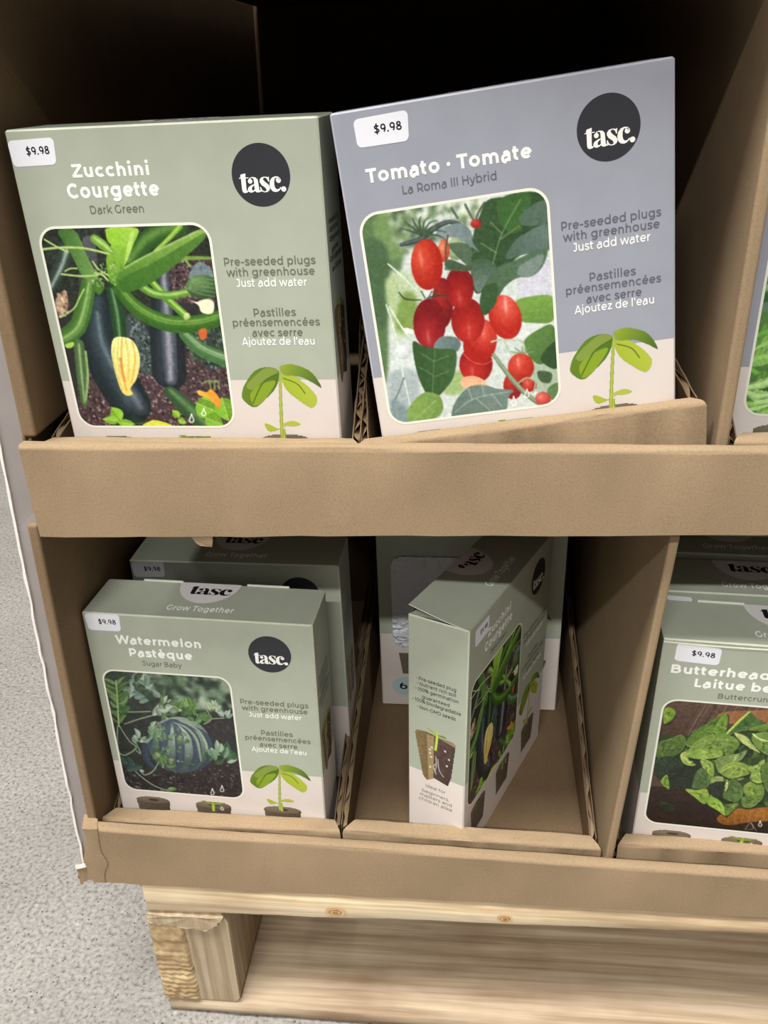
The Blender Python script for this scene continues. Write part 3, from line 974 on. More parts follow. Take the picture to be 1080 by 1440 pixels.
    def blur(s, r):
        for ax in (0, 1):
            for _ in range(2):
                p = np.pad(s.c, [(r, r) if k == ax else (0, 0) for k in range(3)], 'edge')
                cs = np.cumsum(np.insert(p, 0, 0, ax), ax, dtype=np.float64)
                n = s.c.shape[ax]
                hi = np.take(cs, range(2 * r + 1, 2 * r + 1 + n), ax); lo = np.take(cs, range(n), ax)
                s.c = ((hi - lo) / (2 * r + 1)).astype(np.float32)
    def drop(s, x, y, k):
        P = [(x, y - 30 * k), (x - 6 * k, y - 10 * k), (x - 13 * k, y + 4 * k), (x - 8 * k, y + 15 * k), (x, y + 18 * k), (x + 8 * k, y + 15 * k), (x + 13 * k, y + 4 * k), (x + 6 * k, y - 10 * k), (x, y - 30 * k)]
        s.tube(P, 6 * k, (245, 245, 240), (245, 245, 240), sm=False)
    def out(s, soft=1, con=1.0):
        if soft:
            s.blur(soft)
        g = s.noise((s.H, s.W), 3, 4.0) + s.noise((s.H, s.W), 8, 4.0)
        lum = s.c.mean(2, keepdims=True)
        s.c = s.c + g[..., None] * (0.4 + lum / 160)
        s.c = 118 + (s.c - 118) * con
        c = np.clip(s.c, 0, 255)
        return (c[0::2, 0::2] + c[1::2, 0::2] + c[0::2, 1::2] + c[1::2, 1::2]) / 4

PW, PH = 264, 316

def zucchini_picture():
    f = lambda x, y: ((x - 50) * 3.724, (y - 310) * 3.724)
    a = Art(PW, PH, [f(51.9, 316.9), f(293.9, 312), f(335, 602), f(108, 603)], 3, (50, 48, 50))
    s = a
    s.poly([(0, 0), (1080, 0), (1080, 420), (0, 420)], (46, 52, 44), False, tex=10)
    soil = [(122, 98, 98), (96, 74, 76), (62, 46, 50), (148, 124, 122), (40, 32, 36)]
    for P, n in (([(200, 640), (1080, 640), (1080, 1117), (200, 1117)], 1900), ([(680, 190), (960, 190), (960, 420), (680, 420)], 420)):
        s.poly(P, (78, 60, 63), False, tex=9)
        s.specks(P, n, soil, 2.5, 8)
    s.poly([(245, 95), (315, 105), (320, 380), (225, 380)], (92, 92, 98), True, (0, 1, (48, 50, 55)))
    s.poly([(480, 480), (560, 520), (600, 600), (620, 780), (550, 790), (480, 640)], (64, 78, 76))
    s.specks([(480, 480), (600, 560), (620, 780), (530, 780)], 130, [(98, 112, 112), (40, 50, 48), (120, 130, 128)], 3, 9)
    s.poly([(800, 560), (960, 540), (1000, 700), (950, 780), (830, 700)], (56, 70, 58))
    s.specks([(780, 560), (1000, 560), (1000, 790), (820, 720)], 160, [(84, 100, 84), (40, 50, 42), (112, 126, 120), (58, 76, 54)], 4, 11)
    s.poly([(95, 400), (150, 350), (160, 440), (120, 490), (100, 460)], (176, 148, 120))
    s.specks([(90, 380), (165, 340), (165, 480), (110, 500)], 40, [(205, 180, 150), (120, 92, 72)], 4, 10)
    s.tube([(165, 120), (130, 220), (70, 330)], [70, 72, 60], (52, 68, 58), (150, 164, 152), -.1, .3)
    # right marrow
    s.tube([(655, 230), (672, 420), (692, 600), (704, 790)], [86, 120, 190, 196], (30, 38, 42), (52, 62, 68), .1, .6)
    s.tube([(676, 230), (690, 420), (704, 620), (714, 830)], [48, 60, 84, 70], (70, 74, 84), (158, 158, 170), .05, .5, .9)
    s.specks([(668, 300), (720, 300), (752, 840), (690, 840)], 70, [(150, 150, 162), (104, 106, 116)], 1, 3)
    # big left marrow
    s.tube([(318, 400), (316, 600), (395, 790), (492, 965)], [120, 214, 250, 232], (28, 40, 44), (58, 74, 80), -.05, .5)
    s.tube([(318, 470), (345, 640), (420, 800), (500, 930)], [40, 60, 54, 120], (58, 74, 80), (112, 128, 134), .0, .5, .75)
    s.tube([(430, 800), (500, 900), (545, 985)], [30, 80, 96], (50, 64, 70), (128, 130, 140), .0, .5, .55)
    s.specks([(250, 620), (330, 600), (560, 1000), (480, 1060)], 60, [(84, 98, 104), (66, 80, 86)], 1.0, 2.2)
    s.tube([(560, 1075), (500, 1060)], 60, (30, 60, 44), (52, 92, 62), al=.5)
    # small fruit and flower
    s.tube([(402, 350), (428, 470), (440, 605)], [58, 84, 70], (34, 70, 38), (112, 152, 100), .1, .3, ridges=3)
    s.poly([(393, 640), (410, 606), (450, 600), (500, 615), (535, 665), (546, 740), (525, 830), (492, 880), (504, 912), (470, 920), (440, 890), (412, 800), (392, 700)], (244, 236, 156), True, (0, 1, (240, 210, 104)))
    for P, w_, c in (([(415, 620), (400, 700), (420, 800), (450, 900)], 9, (214, 196, 92)), ([(450, 606), (445, 700), (450, 800), (470, 890)], 10, (222, 150, 60)), ([(470, 606), (485, 720), (480, 830)], 8, (206, 190, 80)), ([(505, 625), (520, 720), (500, 850)], 9, (226, 160, 60)), ([(440, 720), (450, 790), (462, 840)], 18, (214, 140, 70)), ([(430, 610), (425, 720), (436, 800)], 6, (176, 186, 84))):
        s.tube(P, w_, c, c, al=.75)
    # stalks
    s.tube([(215, 640), (225, 800), (238, 960)], [60, 62, 40], (76, 104, 58), (158, 184, 128), 0, .3, ridges=4)
    s.tube([(250, 680), (258, 820), (244, 950)], [14, 18, 10], (120, 150, 88), (160, 186, 120))
    s.tube([(710, 900), (800, 985), (890, 1075)], [70, 100, 100], (52, 84, 50), (98, 132, 84), -.2, .4)
    s.tube([(790, 590), (880, 670), (1010, 725)], [64, 80, 84], (72, 114, 64), (158, 190, 142), -.3, .35, ridges=4)
    s.tube([(440, 345), (540, 455), (690, 525), (850, 530), (980, 498)], [70, 88, 92, 90, 80], (56, 102, 34), (128, 172, 74), -.25, .4, ridges=5)
    s.tube([(278, 300), (248, 440), (205, 550), (120, 612)], [72, 90, 92, 90], (64, 108, 40), (152, 188, 108), -.1, .4, ridges=4)
    s.poly([(140, 640), (185, 628), (180, 655), (150, 660)], (168, 208, 80))
    s.tube([(600, 290), (700, 400), (800, 492)], [36, 46, 40], (88, 142, 44), (176, 210, 104), -.2, .4)
    s.ell((800, 490), 16, 20, 30, (170, 196, 110), (206, 222, 150))
    s.poly([(810, 285), (835, 230), (875, 205), (930, 245), (935, 290), (860, 280)], (112, 132, 134), tex=9)
    s.tube([(550, 325), (620, 368), (710, 380), (810, 362)], [44, 44, 42, 40], (92, 142, 50), (166, 204, 106), -.2, .4)
    s.ell((885, 335), 90, 62, 5, (56, 88, 50), (120, 156, 92))
    for k in range(5):
        s.tube([(800, 345), (870, 300 + k * 18), (950, 300 + k * 22)], 8, (60, 92, 56), (160, 186, 130), al=.75)
    s.poly([(805, 400), (850, 415), (880, 405), (915, 400), (945, 420), (940, 470), (905, 478), (875, 465), (860, 430)], (236, 236, 196))
    s.poly([(862, 570), (900, 555), (908, 600), (880, 618)], (206, 98, 50))
    s.poly([(715, 185), (800, 175), (930, 180), (930, 192), (800, 196), (720, 205)], (120, 156, 66))
    s.tube([(790, 190), (815, 225)], 14, (110, 150, 70), (140, 176, 90))
    # crown
    s.tube([(500, 200), (610, 80), (760, 25)], [70, 96, 90], (46, 84, 34), (96, 140, 62), -.2, .5)
    s.tube([(630, 150), (700, 90), (765, 22)], [14, 22, 26], (128, 170, 60), (176, 212, 96))
    s.poly([(118, 42), (210, 40), (270, 170), (332, 300), (300, 322), (240, 270), (180, 150)], (62, 106, 44), True, (1, .3, (120, 160, 84)))
    s.poly([(375, 30), (540, 30), (520, 110), (470, 230), (450, 310), (392, 310), (372, 190), (400, 110)], (96, 146, 44), True, (0, -1, (164, 208, 70)))
    s.poly([(380, 40), (460, 40), (450, 110), (410, 115), (380, 90)], (150, 202, 58))
    s.poly([(500, 60), (525, 50), (500, 160), (470, 210)], (176, 214, 96))
    s.poly([(428, 280), (470, 230), (560, 180), (720, 110), (840, 48), (885, 42), (892, 88), (760, 205), (610, 315), (480, 362), (430, 340)], (70, 120, 40), True, (.2, -1, (140, 178, 78)))
    s.poly([(440, 300), (600, 220), (760, 130), (885, 60), (890, 90), (760, 205), (610, 315), (480, 362)], (58, 104, 36), al=.6)
    s.tube([(470, 235), (600, 165), (860, 46)], 9, (168, 200, 112), (168, 200, 112), al=.8)
    s.tube([(312, 82), (350, 110), (400, 150)], [44, 52, 30], (110, 158, 56), (172, 210, 104), -.2, .4)
    s.poly([(290, 330), (330, 290), (360, 330), (330, 375)], (74, 116, 44), tex=8)
    for P, w_ in (([(30, 135), (140, 126), (260, 132), (390, 162)], 12), ([(45, 84), (110, 122), (168, 150)], 10), ([(130, 265), (230, 276), (320, 272), (350, 258)], 10), ([(118, 495), (190, 450), (225, 390), (250, 345)], 8), ([(150, 250), (180, 236), (215, 236)], 8), ([(300, 200), (330, 240), (385, 275)], 10), ([(310, 260), (350, 270), (380, 300)], 12)):
        s.tube(P, w_, (150, 182, 92), (206, 224, 150))
    s.specks([(290, 220), (450, 200), (450, 330), (300, 340)], 60, [(150, 182, 100), (104, 146, 62), (188, 210, 150)], 2, 6)
    # low growth
    s.poly([(600, 1060), (640, 1058), (700, 1075), (715, 1090), (560, 1090)], (222, 222, 70))
    for A, B, w_ in (((440, 1058), (385, 985), 70), ((430, 1062), (335, 1052), 46), ((420, 1068), (515, 1080), 44), ((760, 1040), (720, 1000), 40), ((752, 1052), (798, 1072), 34)):
        s.leaf(A, B, w_, (142, 200, 52), (190, 224, 110), side=.86)
    for A, B, w_ in (((850, 960), (970, 1010), 130), ((990, 930), (1030, 1060), 110), ((900, 1040), (1000, 1080), 90), ((960, 960), (880, 930), 70)):
        s.leaf(A, B, w_, (130, 188, 54), (180, 214, 100), side=.84)
    s.poly([(862, 890), (905, 900), (935, 885), (985, 945), (975, 990), (945, 960), (910, 930), (865, 915)], (238, 184, 60), True, (1, 0, (226, 140, 40)))
    for q in range(3):
        s.tube([(890 + q * 30, 850), (920 + q * 25, 840), (930 + q * 22, 880)], 8, (130, 150, 80), (130, 150, 80))
    s.drop(826, 1050, 1.0); s.drop(892, 1015, .9)
    g_ = s.c.mean(2, keepdims=True)
    s.c = g_ + (s.c - g_) * .92
    return s.out(con=1.08)

def tomato_picture():
    f = lambda x, y: ((x - 500) * 3.6, (y - 260) * 3.6)
    s = Art(PW, PH, [f(502.3, 302.5), f(773.1, 258.7), f(789.2, 569), f(548.1, 598.9)], 5, (206, 216, 208))
    s.poly([(0, 100), (230, 100), (230, 420), (160, 480), (150, 1000), (0, 1000)], (92, 126, 74))
    s.poly([(100, 150), (250, 130), (260, 330), (180, 380), (100, 320)], (116, 150, 84))
    s.specks([(250, 110), (420, 100), (420, 300), (250, 300)], 60, [(70, 96, 62), (236, 240, 234), (130, 156, 112)], 10, 26)
    s.poly([(40, 300), (160, 330), (160, 680), (100, 700)], (74, 108, 66))
    s.poly([(150, 480), (320, 470), (320, 720), (200, 760)], (176, 200, 132), True, (1, 0, (198, 212, 180)))
    s.poly([(230, 560), (300, 560), (300, 720), (200, 730)], (128, 164, 70))
    s.poly([(190, 880), (340, 860), (340, 1000), (190, 1000)], (214, 224, 218))
    s.poly([(170, 960), (310, 960), (280, 1210), (170, 1130)], (168, 184, 184))
    s.poly([(180, 1090), (280, 1160), (280, 1224), (180, 1200)], (128, 150, 152))
    s.poly([(440, 960), (560, 960), (540, 1060), (450, 1060)], (158, 192, 112))
    s.poly([(840, 440), (1010, 380), (1010, 580), (850, 560)], (206, 206, 218))
    s.poly([(820, 690), (1000, 690), (900, 800), (820, 800)], (216, 222, 214))
    s.poly([(880, 900), (1020, 900), (1020, 1050), (900, 1040)], (170, 190, 160))
    s.poly([(520, 90), (680, 70), (690, 160), (530, 170)], (236, 236, 214))
    s.specks([(160, 120), (640, 60), (620, 300), (200, 340)], 240, [(150, 176, 130), (226, 232, 222), (116, 146, 96), (186, 200, 176), (84, 110, 74)], 6, 22)
    s.blur(5)
    # leaves at the right
    s.poly([(650, 110), (690, 60), (800, 45), (900, 20), (1000, 60), (1000, 250), (880, 330), (780, 400), (690, 470), (640, 545), (600, 530), (585, 380), (600, 250)], (58, 92, 50), True, (1, 1, (46, 78, 46)), tex=5)
    s.poly([(740, 60), (900, 30), (860, 200), (800, 240), (740, 180)], (62, 108, 46))
    s.poly([(590, 390), (650, 370), (720, 410), (660, 520), (615, 540), (595, 460)], (108, 128, 118), True, (0, -1, (66, 96, 66)))
    for P in ([(700, 400), (750, 240), (850, 60)], [(750, 240), (690, 180)], [(740, 270), (840, 200)], [(720, 340), (640, 290)]):
        s.tube(P, 7, (116, 150, 88), (116, 150, 88), al=.8)
    s.poly([(770, 370), (800, 300), (860, 245), (990, 190), (1000, 320), (880, 345)], (70, 96, 78), True, (1, -.6, (98, 122, 108)))
    s.poly([(840, 180), (880, 110), (1000, 60), (1000, 170), (900, 200)], (84, 112, 90))
    s.poly([(632, 600), (650, 520), (715, 425), (800, 385), (900, 340), (985, 320), (960, 410), (900, 462), (830, 470), (760, 520), (700, 625), (655, 662)], (56, 92, 50), True, (1, -.5, (84, 116, 84)))
    s.poly([(830, 450), (850, 400), (960, 345), (950, 410), (890, 462)], (128, 148, 140), al=.8)
    # right bright leaves
    s.poly([(812, 600), (880, 568), (1010, 566), (1010, 690), (900, 702), (840, 685)], (124, 172, 60), True, (0, 1, (104, 150, 56)))
    s.poly([(858, 800), (930, 738), (1012, 715), (1020, 840), (950, 915), (890, 880)], (104, 150, 62), True, (1, 1, (70, 110, 50)))
    s.poly([(945, 880), (1020, 800), (1030, 930), (980, 925)], (50, 84, 42))
    s.poly([(930, 950), (1000, 960), (990, 1010), (940, 1000)], (70, 100, 60))
    s.poly([(980, 1040), (1040, 1010), (1040, 1100), (990, 1090)], (92, 132, 70))
    # grey leaf and stem above
    s.tube([(230, 300), (330, 270), (400, 215), (470, 182), (530, 190)], [20, 28, 30, 24, 14], (54, 66, 66), (98, 112, 110))
    s.poly([(410, 265), (420, 225), (470, 200), (540, 188), (590, 230), (600, 290), (630, 335), (560, 290), (500, 262)], (134, 152, 158), True, (1, 0, (108, 128, 124)))
    s.ell((510, 320), 45, 60, 0, (130, 156, 100), (176, 196, 150))
    s.poly([(470, 300), (580, 300), (590, 400), (560, 400)], (84, 110, 80))
    for q in range(9):
        an = R(200 + q * 20)
        s.tube([(335, 250), (335 + 75 * math.cos(an), 250 + 70 * math.sin(an)), (335 + 130 * math.cos(an + .15), 262 + 110 * math.sin(an + .1))], [12, 9, 3], (48, 72, 50), (90, 118, 84))
    for P in ([(560, 90), (590, 150), (610, 180)], [(660, 80), (625, 140), (615, 180)], [(490, 110), (520, 160)]):
        s.tube(P, 12, (70, 94, 70), (96, 120, 90))
    s.ell((615, 190), 28, 24, 0, (150, 40, 36), (196, 70, 56))
    # pale strings
    for P in ([(150, 610), (190, 740), (230, 940), (290, 1210)], [(165, 620), (240, 740), (300, 800)], [(160, 400), (240, 470), (310, 540)]):
        s.tube(P, [8, 10, 7], (206, 220, 196), (232, 238, 226))
    s.ell((235, 850), 45, 40, 0, (196, 206, 200), (240, 242, 238))
    s.ell((265, 745), 30, 14, 20, (216, 222, 214), (242, 244, 240))
    s.tube([(240, 985), (210, 1060), (185, 1110)], 10, (120, 138, 136), (120, 138, 136))
    # fruit
    T = lambda c, rx, ry, an, c0, c1, sp=.35, lx=-.3, ly=-.35: s.ell(c, rx, ry, an, tuple(v * .9 for v in c0), tuple(v * .93 for v in c1), sp * .8, lx=lx, ly=ly)
    T((448, 330), 30, 60, 0, (200, 80, 50), (236, 150, 110), 0)
    s.tube([(470, 250), (458, 320), (460, 380)], 9, (96, 60, 50), (110, 80, 60))
    T((440, 600), 55, 130, 0, (128, 24, 26), (176, 44, 38), 0)
    T((610, 915), 86, 95, 0, (158, 28, 28), (206, 50, 42), .25, -.3, .35)
    T((632, 800), 86, 118, 12, (190, 36, 28), (228, 84, 64), .35, .25, -.5)
    T((570, 690), 86, 115, 0, (160, 28, 26), (204, 52, 42), .25, .0, .45)
    T((528, 520), 74, 108, 0, (146, 24, 26), (188, 44, 38), .2, -.1, .5)
    T((360, 402), 82, 132, -3, (186, 40, 26), (226, 84, 58), .3, -.35, -.3)
    T((372, 705), 84, 128, 0, (136, 22, 30), (182, 44, 46), .25, -.2, .55)
    T((763, 672), 84, 116, -14, (200, 44, 30), (238, 104, 84), .6, .1, -.55)
    s.tube([(545, 860), (590, 900), (650, 915), (700, 890)], 5, (236, 120, 100), (236, 120, 100), al=.7)
    s.poly([(450, 425), (470, 395), (520, 405), (585, 420), (590, 435), (470, 432)], (96, 118, 84))
    s.poly([(450, 400), (480, 375), (560, 405), (590, 400), (588, 430), (480, 425)], (70, 96, 66))
    for P in ([(215, 545), (250, 580), (330, 585)], [(330, 540), (350, 575)], [(420, 530), (380, 575)], [(470, 565), (420, 560), (360, 575)], [(385, 540), (365, 580)]):
        s.tube(P, [6, 9, 6], (52, 58, 46), (74, 84, 64))
    s.poly([(640, 560), (650, 520), (720, 500), (715, 600), (655, 662), (632, 610)], (56, 92, 50))
    # low part
    s.poly([(540, 985), (600, 975), (655, 1000), (650, 1035), (540, 1030)], (240, 180, 140))
    s.tube([(690, 800), (730, 790), (800, 790), (850, 800), (855, 850), (790, 860), (760, 800)], 10, (170, 190, 150), (196, 210, 180))
    s.tube([(700, 865), (790, 985), (860, 1060), (930, 1115)], [20, 28, 28, 22], (112, 136, 96), (158, 178, 140))
    s.ell((800, 1025), 50, 70, 0, (140, 30, 30), (190, 52, 44))
    T((842, 930), 68, 72, 0, (196, 50, 34), (232, 88, 68), .45, -.2, -.4)
    T((885, 1020), 38, 36, 0, (190, 48, 40), (226, 92, 76), .2)
    s.tube([(700, 865), (790, 985), (860, 1060), (930, 1115)], [20, 28, 28, 22], (112, 136, 96), (158, 178, 140))
    s.tube([(830, 1010), (870, 985), (915, 1005), (905, 1060)], 9, (150, 170, 130), (176, 194, 160))
    for q in range(5):
        an = R(190 + q * 40)
        s.tube([(850, 860), (850 + 60 * math.cos(an), 855 + 32 * math.sin(an))], 6, (126, 150, 100), (126, 150, 100))
    T((955, 1092), 42, 36, 10, (204, 72, 62), (240, 124, 110), .2)
    s.poly([(395, 830), (430, 775), (500, 775), (530, 800), (525, 835), (495, 850)], (118, 140, 140), True, (1, 0, (94, 118, 112)))
    s.poly([(286, 800), (340, 820), (420, 835), (506, 845), (502, 950), (470, 1020), (385, 1094), (330, 1020), (298, 920)], (52, 92, 42), True, (1, 0, (66, 106, 54)))
    for P in ([(400, 840), (390, 960), (385, 1080)], [(395, 900), (330, 860)], [(393, 900), (470, 870)], [(390, 970), (320, 930)], [(390, 980), (470, 950)]):
        s.tube(P, 5, (110, 146, 88), (110, 146, 88), al=.8)
    s.poly([(258, 1150), (300, 1090), (350, 1056), (420, 1075), (440, 1140), (400, 1190), (280, 1215)], (134, 172, 74), True, (1, 0, (116, 156, 66)))
    s.tube([(290, 1200), (400, 1100)], 6, (164, 196, 110), (164, 196, 110), al=.7)
    s.poly([(488, 1140), (520, 1080), (575, 1030), (650, 1020), (720, 1040), (800, 1048), (775, 1085), (760, 1150), (660, 1170), (500, 1190)], (78, 104, 88), True, (1, -.4, (112, 136, 124)))
    for P in ([(500, 1160), (600, 1090), (780, 1055)], [(590, 1095), (570, 1040)], [(650, 1075), (640, 1025)], [(610, 1090), (680, 1150)], [(690, 1065), (740, 1130)]):
        s.tube(P, 6, (168, 186, 172), (168, 186, 172), al=.75)
    s.drop(803, 1108, 1.0); s.drop(872, 1068, .9)
    g_ = s.c.mean(2, keepdims=True)
    k_ = np.where(s.c[..., :1] > s.c[..., 1:2] + 40, 1.0, .80)
    s.c = g_ + (s.c - g_) * k_
    return s.out(con=1.05)

def melon_picture():
    f = lambda x, y: ((x - 130) * 4.909, (y - 930) * 4.909)
    s = Art(PW, PH, [f(141.6, 939.6), f(323.3, 955.1), f(341.1, 1126.2), f(176.8, 1109.1)], 9, (44, 50, 46))
    s.poly([(60, 50), (980, 50), (980, 420), (60, 420)], (58, 76, 58), False, (0, 1, (40, 46, 42)), tex=14)
    s.specks([(300, 60), (980, 100), (990, 320), (450, 330)], 160, [(92, 122, 88), (124, 150, 120), (52, 70, 54), (40, 52, 44), (160, 178, 150)], 14, 46)
    s.blur(7)
    s.specks([(780, 420), (1000, 430), (1010, 560), (800, 560)], 120, [(62, 52, 58), (52, 46, 50)], 6, 16)
    s.poly([(150, 450), (420, 450), (520, 760), (230, 780)], (40, 46, 40), tex=8)
    s.poly([(190, 760), (1040, 700), (1060, 1000), (230, 960)], (50, 44, 46), False, tex=7)
    s.specks([(560, 770), (1040, 720), (1040, 950), (560, 960)], 420, [(86, 74, 78), (60, 50, 54), (34, 30, 32), (112, 98, 98)], 3, 8)
    s.specks([(200, 780), (560, 780), (560, 950), (240, 880)], 120, [(54, 60, 62), (90, 98, 100), (36, 36, 38)], 5, 14)
    # melon
    s.ell((600, 585), 222, 192, 18, (66, 86, 80), (164, 184, 166), lx=.1, ly=-.5)
    for x0, bx, w_ in ((505, -150, 56), (540, -60, 60), (575, 30, 64), (620, 110, 60), (660, 170, 40)):
        P = [(545 + (x0 - 545) * .2, 410), (x0 + bx * .55, 500), (x0 + bx * .9, 590), (x0 + bx * .85, 690), (x0 + bx * .4, 760)]
        s.tube(P, [12, w_, w_ * 1.1, w_, 20], (46, 60, 84), (58, 74, 98), al=.8)
    s.specks([(420, 440), (640, 440), (700, 740), (460, 740)], 46, [(122, 150, 100), (108, 138, 90), (96, 126, 84)], 7, 19)
    for P in ([(560, 430), (650, 470), (720, 560), (745, 700)], [(600, 420), (720, 480), (780, 580), (790, 680)]):
        s.tube(P, [6, 20, 24, 12], (146, 172, 128), (172, 194, 160), al=.75)
    s.tube([(520, 405), (480, 375), (440, 372)], 16, (140, 150, 110), (176, 184, 146))
    # vines
    for P in ([(180, 440), (250, 550), (300, 600), (230, 650), (195, 640)], [(170, 450), (180, 620), (260, 730), (400, 850), (520, 900), (560, 895)], [(190, 350), (300, 352), (400, 350)], [(460, 690), (420, 760), (360, 790), (330, 760)], [(300, 570), (330, 640), (300, 620)], [(790, 350), (820, 410), (770, 445)], [(820, 410), (910, 405)], [(220, 435), (330, 400), (440, 372)]):
        s.tube(P, [9, 12, 10], (110, 128, 100), (158, 172, 140))
    rg = np.random.default_rng(4)
    def clump(cx, cy, n, r, wd, cols, up=0.6):
        for _ in range(n):
            an = rg.uniform(0, 2 * math.pi)
            d = rg.uniform(.1, 1) * r
            x, y = cx + d * math.cos(an), cy + d * math.sin(an) * .8
            a2 = rg.uniform(-2.6, .2)
            l = rg.uniform(.7, 1.3) * wd * 1.7
            c = cols[rg.integers(len(cols))]
            s.leaf((x, y), (x + l * math.cos(a2), y + l * math.sin(a2)), wd * rg.uniform(.7, 1.1), c, tuple(min(255, v * 1.25) for v in c), bend=rg.uniform(-.15, .15))
    clump(300, 200, 26, 110, 46, [(78, 108, 78), (112, 140, 122), (60, 88, 62), (140, 162, 146)])
    clump(480, 330, 26, 100, 40, [(128, 150, 128), (90, 124, 74), (166, 184, 160), (70, 100, 64)])
    clump(660, 340, 20, 70, 36, [(96, 138, 62), (120, 158, 84), (74, 108, 58)])
    clump(830, 330, 8, 50, 30, [(170, 186, 150), (150, 170, 134)])
    clump(910, 390, 6, 24, 30, [(120, 150, 130), (160, 182, 164)])
    clump(730, 400, 9, 40, 40, [(82, 124, 62), (100, 144, 76)])
    clump(430, 520, 16, 95, 34, [(150, 176, 148), (112, 146, 106), (96, 130, 92)])
    clump(330, 560, 7, 40, 36, [(156, 180, 156), (126, 156, 126)])
    clump(900, 680, 22, 90, 44, [(70, 110, 72), (112, 148, 112), (150, 178, 146), (58, 92, 62)])
    clump(440, 670, 6, 40, 34, [(92, 126, 78), (70, 104, 62), (130, 156, 110)])
    clump(495, 725, 4, 22, 34, [(88, 128, 68)])
    clump(260, 740, 5, 46, 50, [(62, 92, 84), (48, 78, 70)])
    clump(180, 300, 8, 40, 60, [(66, 110, 52), (52, 92, 46)])
    for q in range(11):                                      # fern-like shoot at the left
        y = 130 + q * 27
        for sg in (-1, 1):
            l = (92 - q * 3) * rg.uniform(.6, 1.15)
            c = [(92, 130, 66), (76, 112, 56), (110, 144, 84), (62, 94, 52)][rg.integers(4)]
            s.leaf((165 + q * 2, y + 30), (165 + sg * l, y - rg.uniform(0, 40)), rg.uniform(20, 34), c, tuple(v * 1.2 for v in c), bend=rg.uniform(-.2, .2))
    s.tube([(160, 130), (172, 300), (180, 450)], 12, (140, 164, 84), (176, 196, 116))
    s.ell((545, 890), 30, 14, 0, (84, 128, 70), (130, 170, 110))
    s.ell((340, 762), 16, 10, 20, (150, 160, 150), (190, 196, 186))
    g_ = s.c.mean(2, keepdims=True)
    s.c = g_ + (s.c - g_) * .82
    s.drop(822, 918, .95); s.drop(888, 898, .95)
    return s.out()

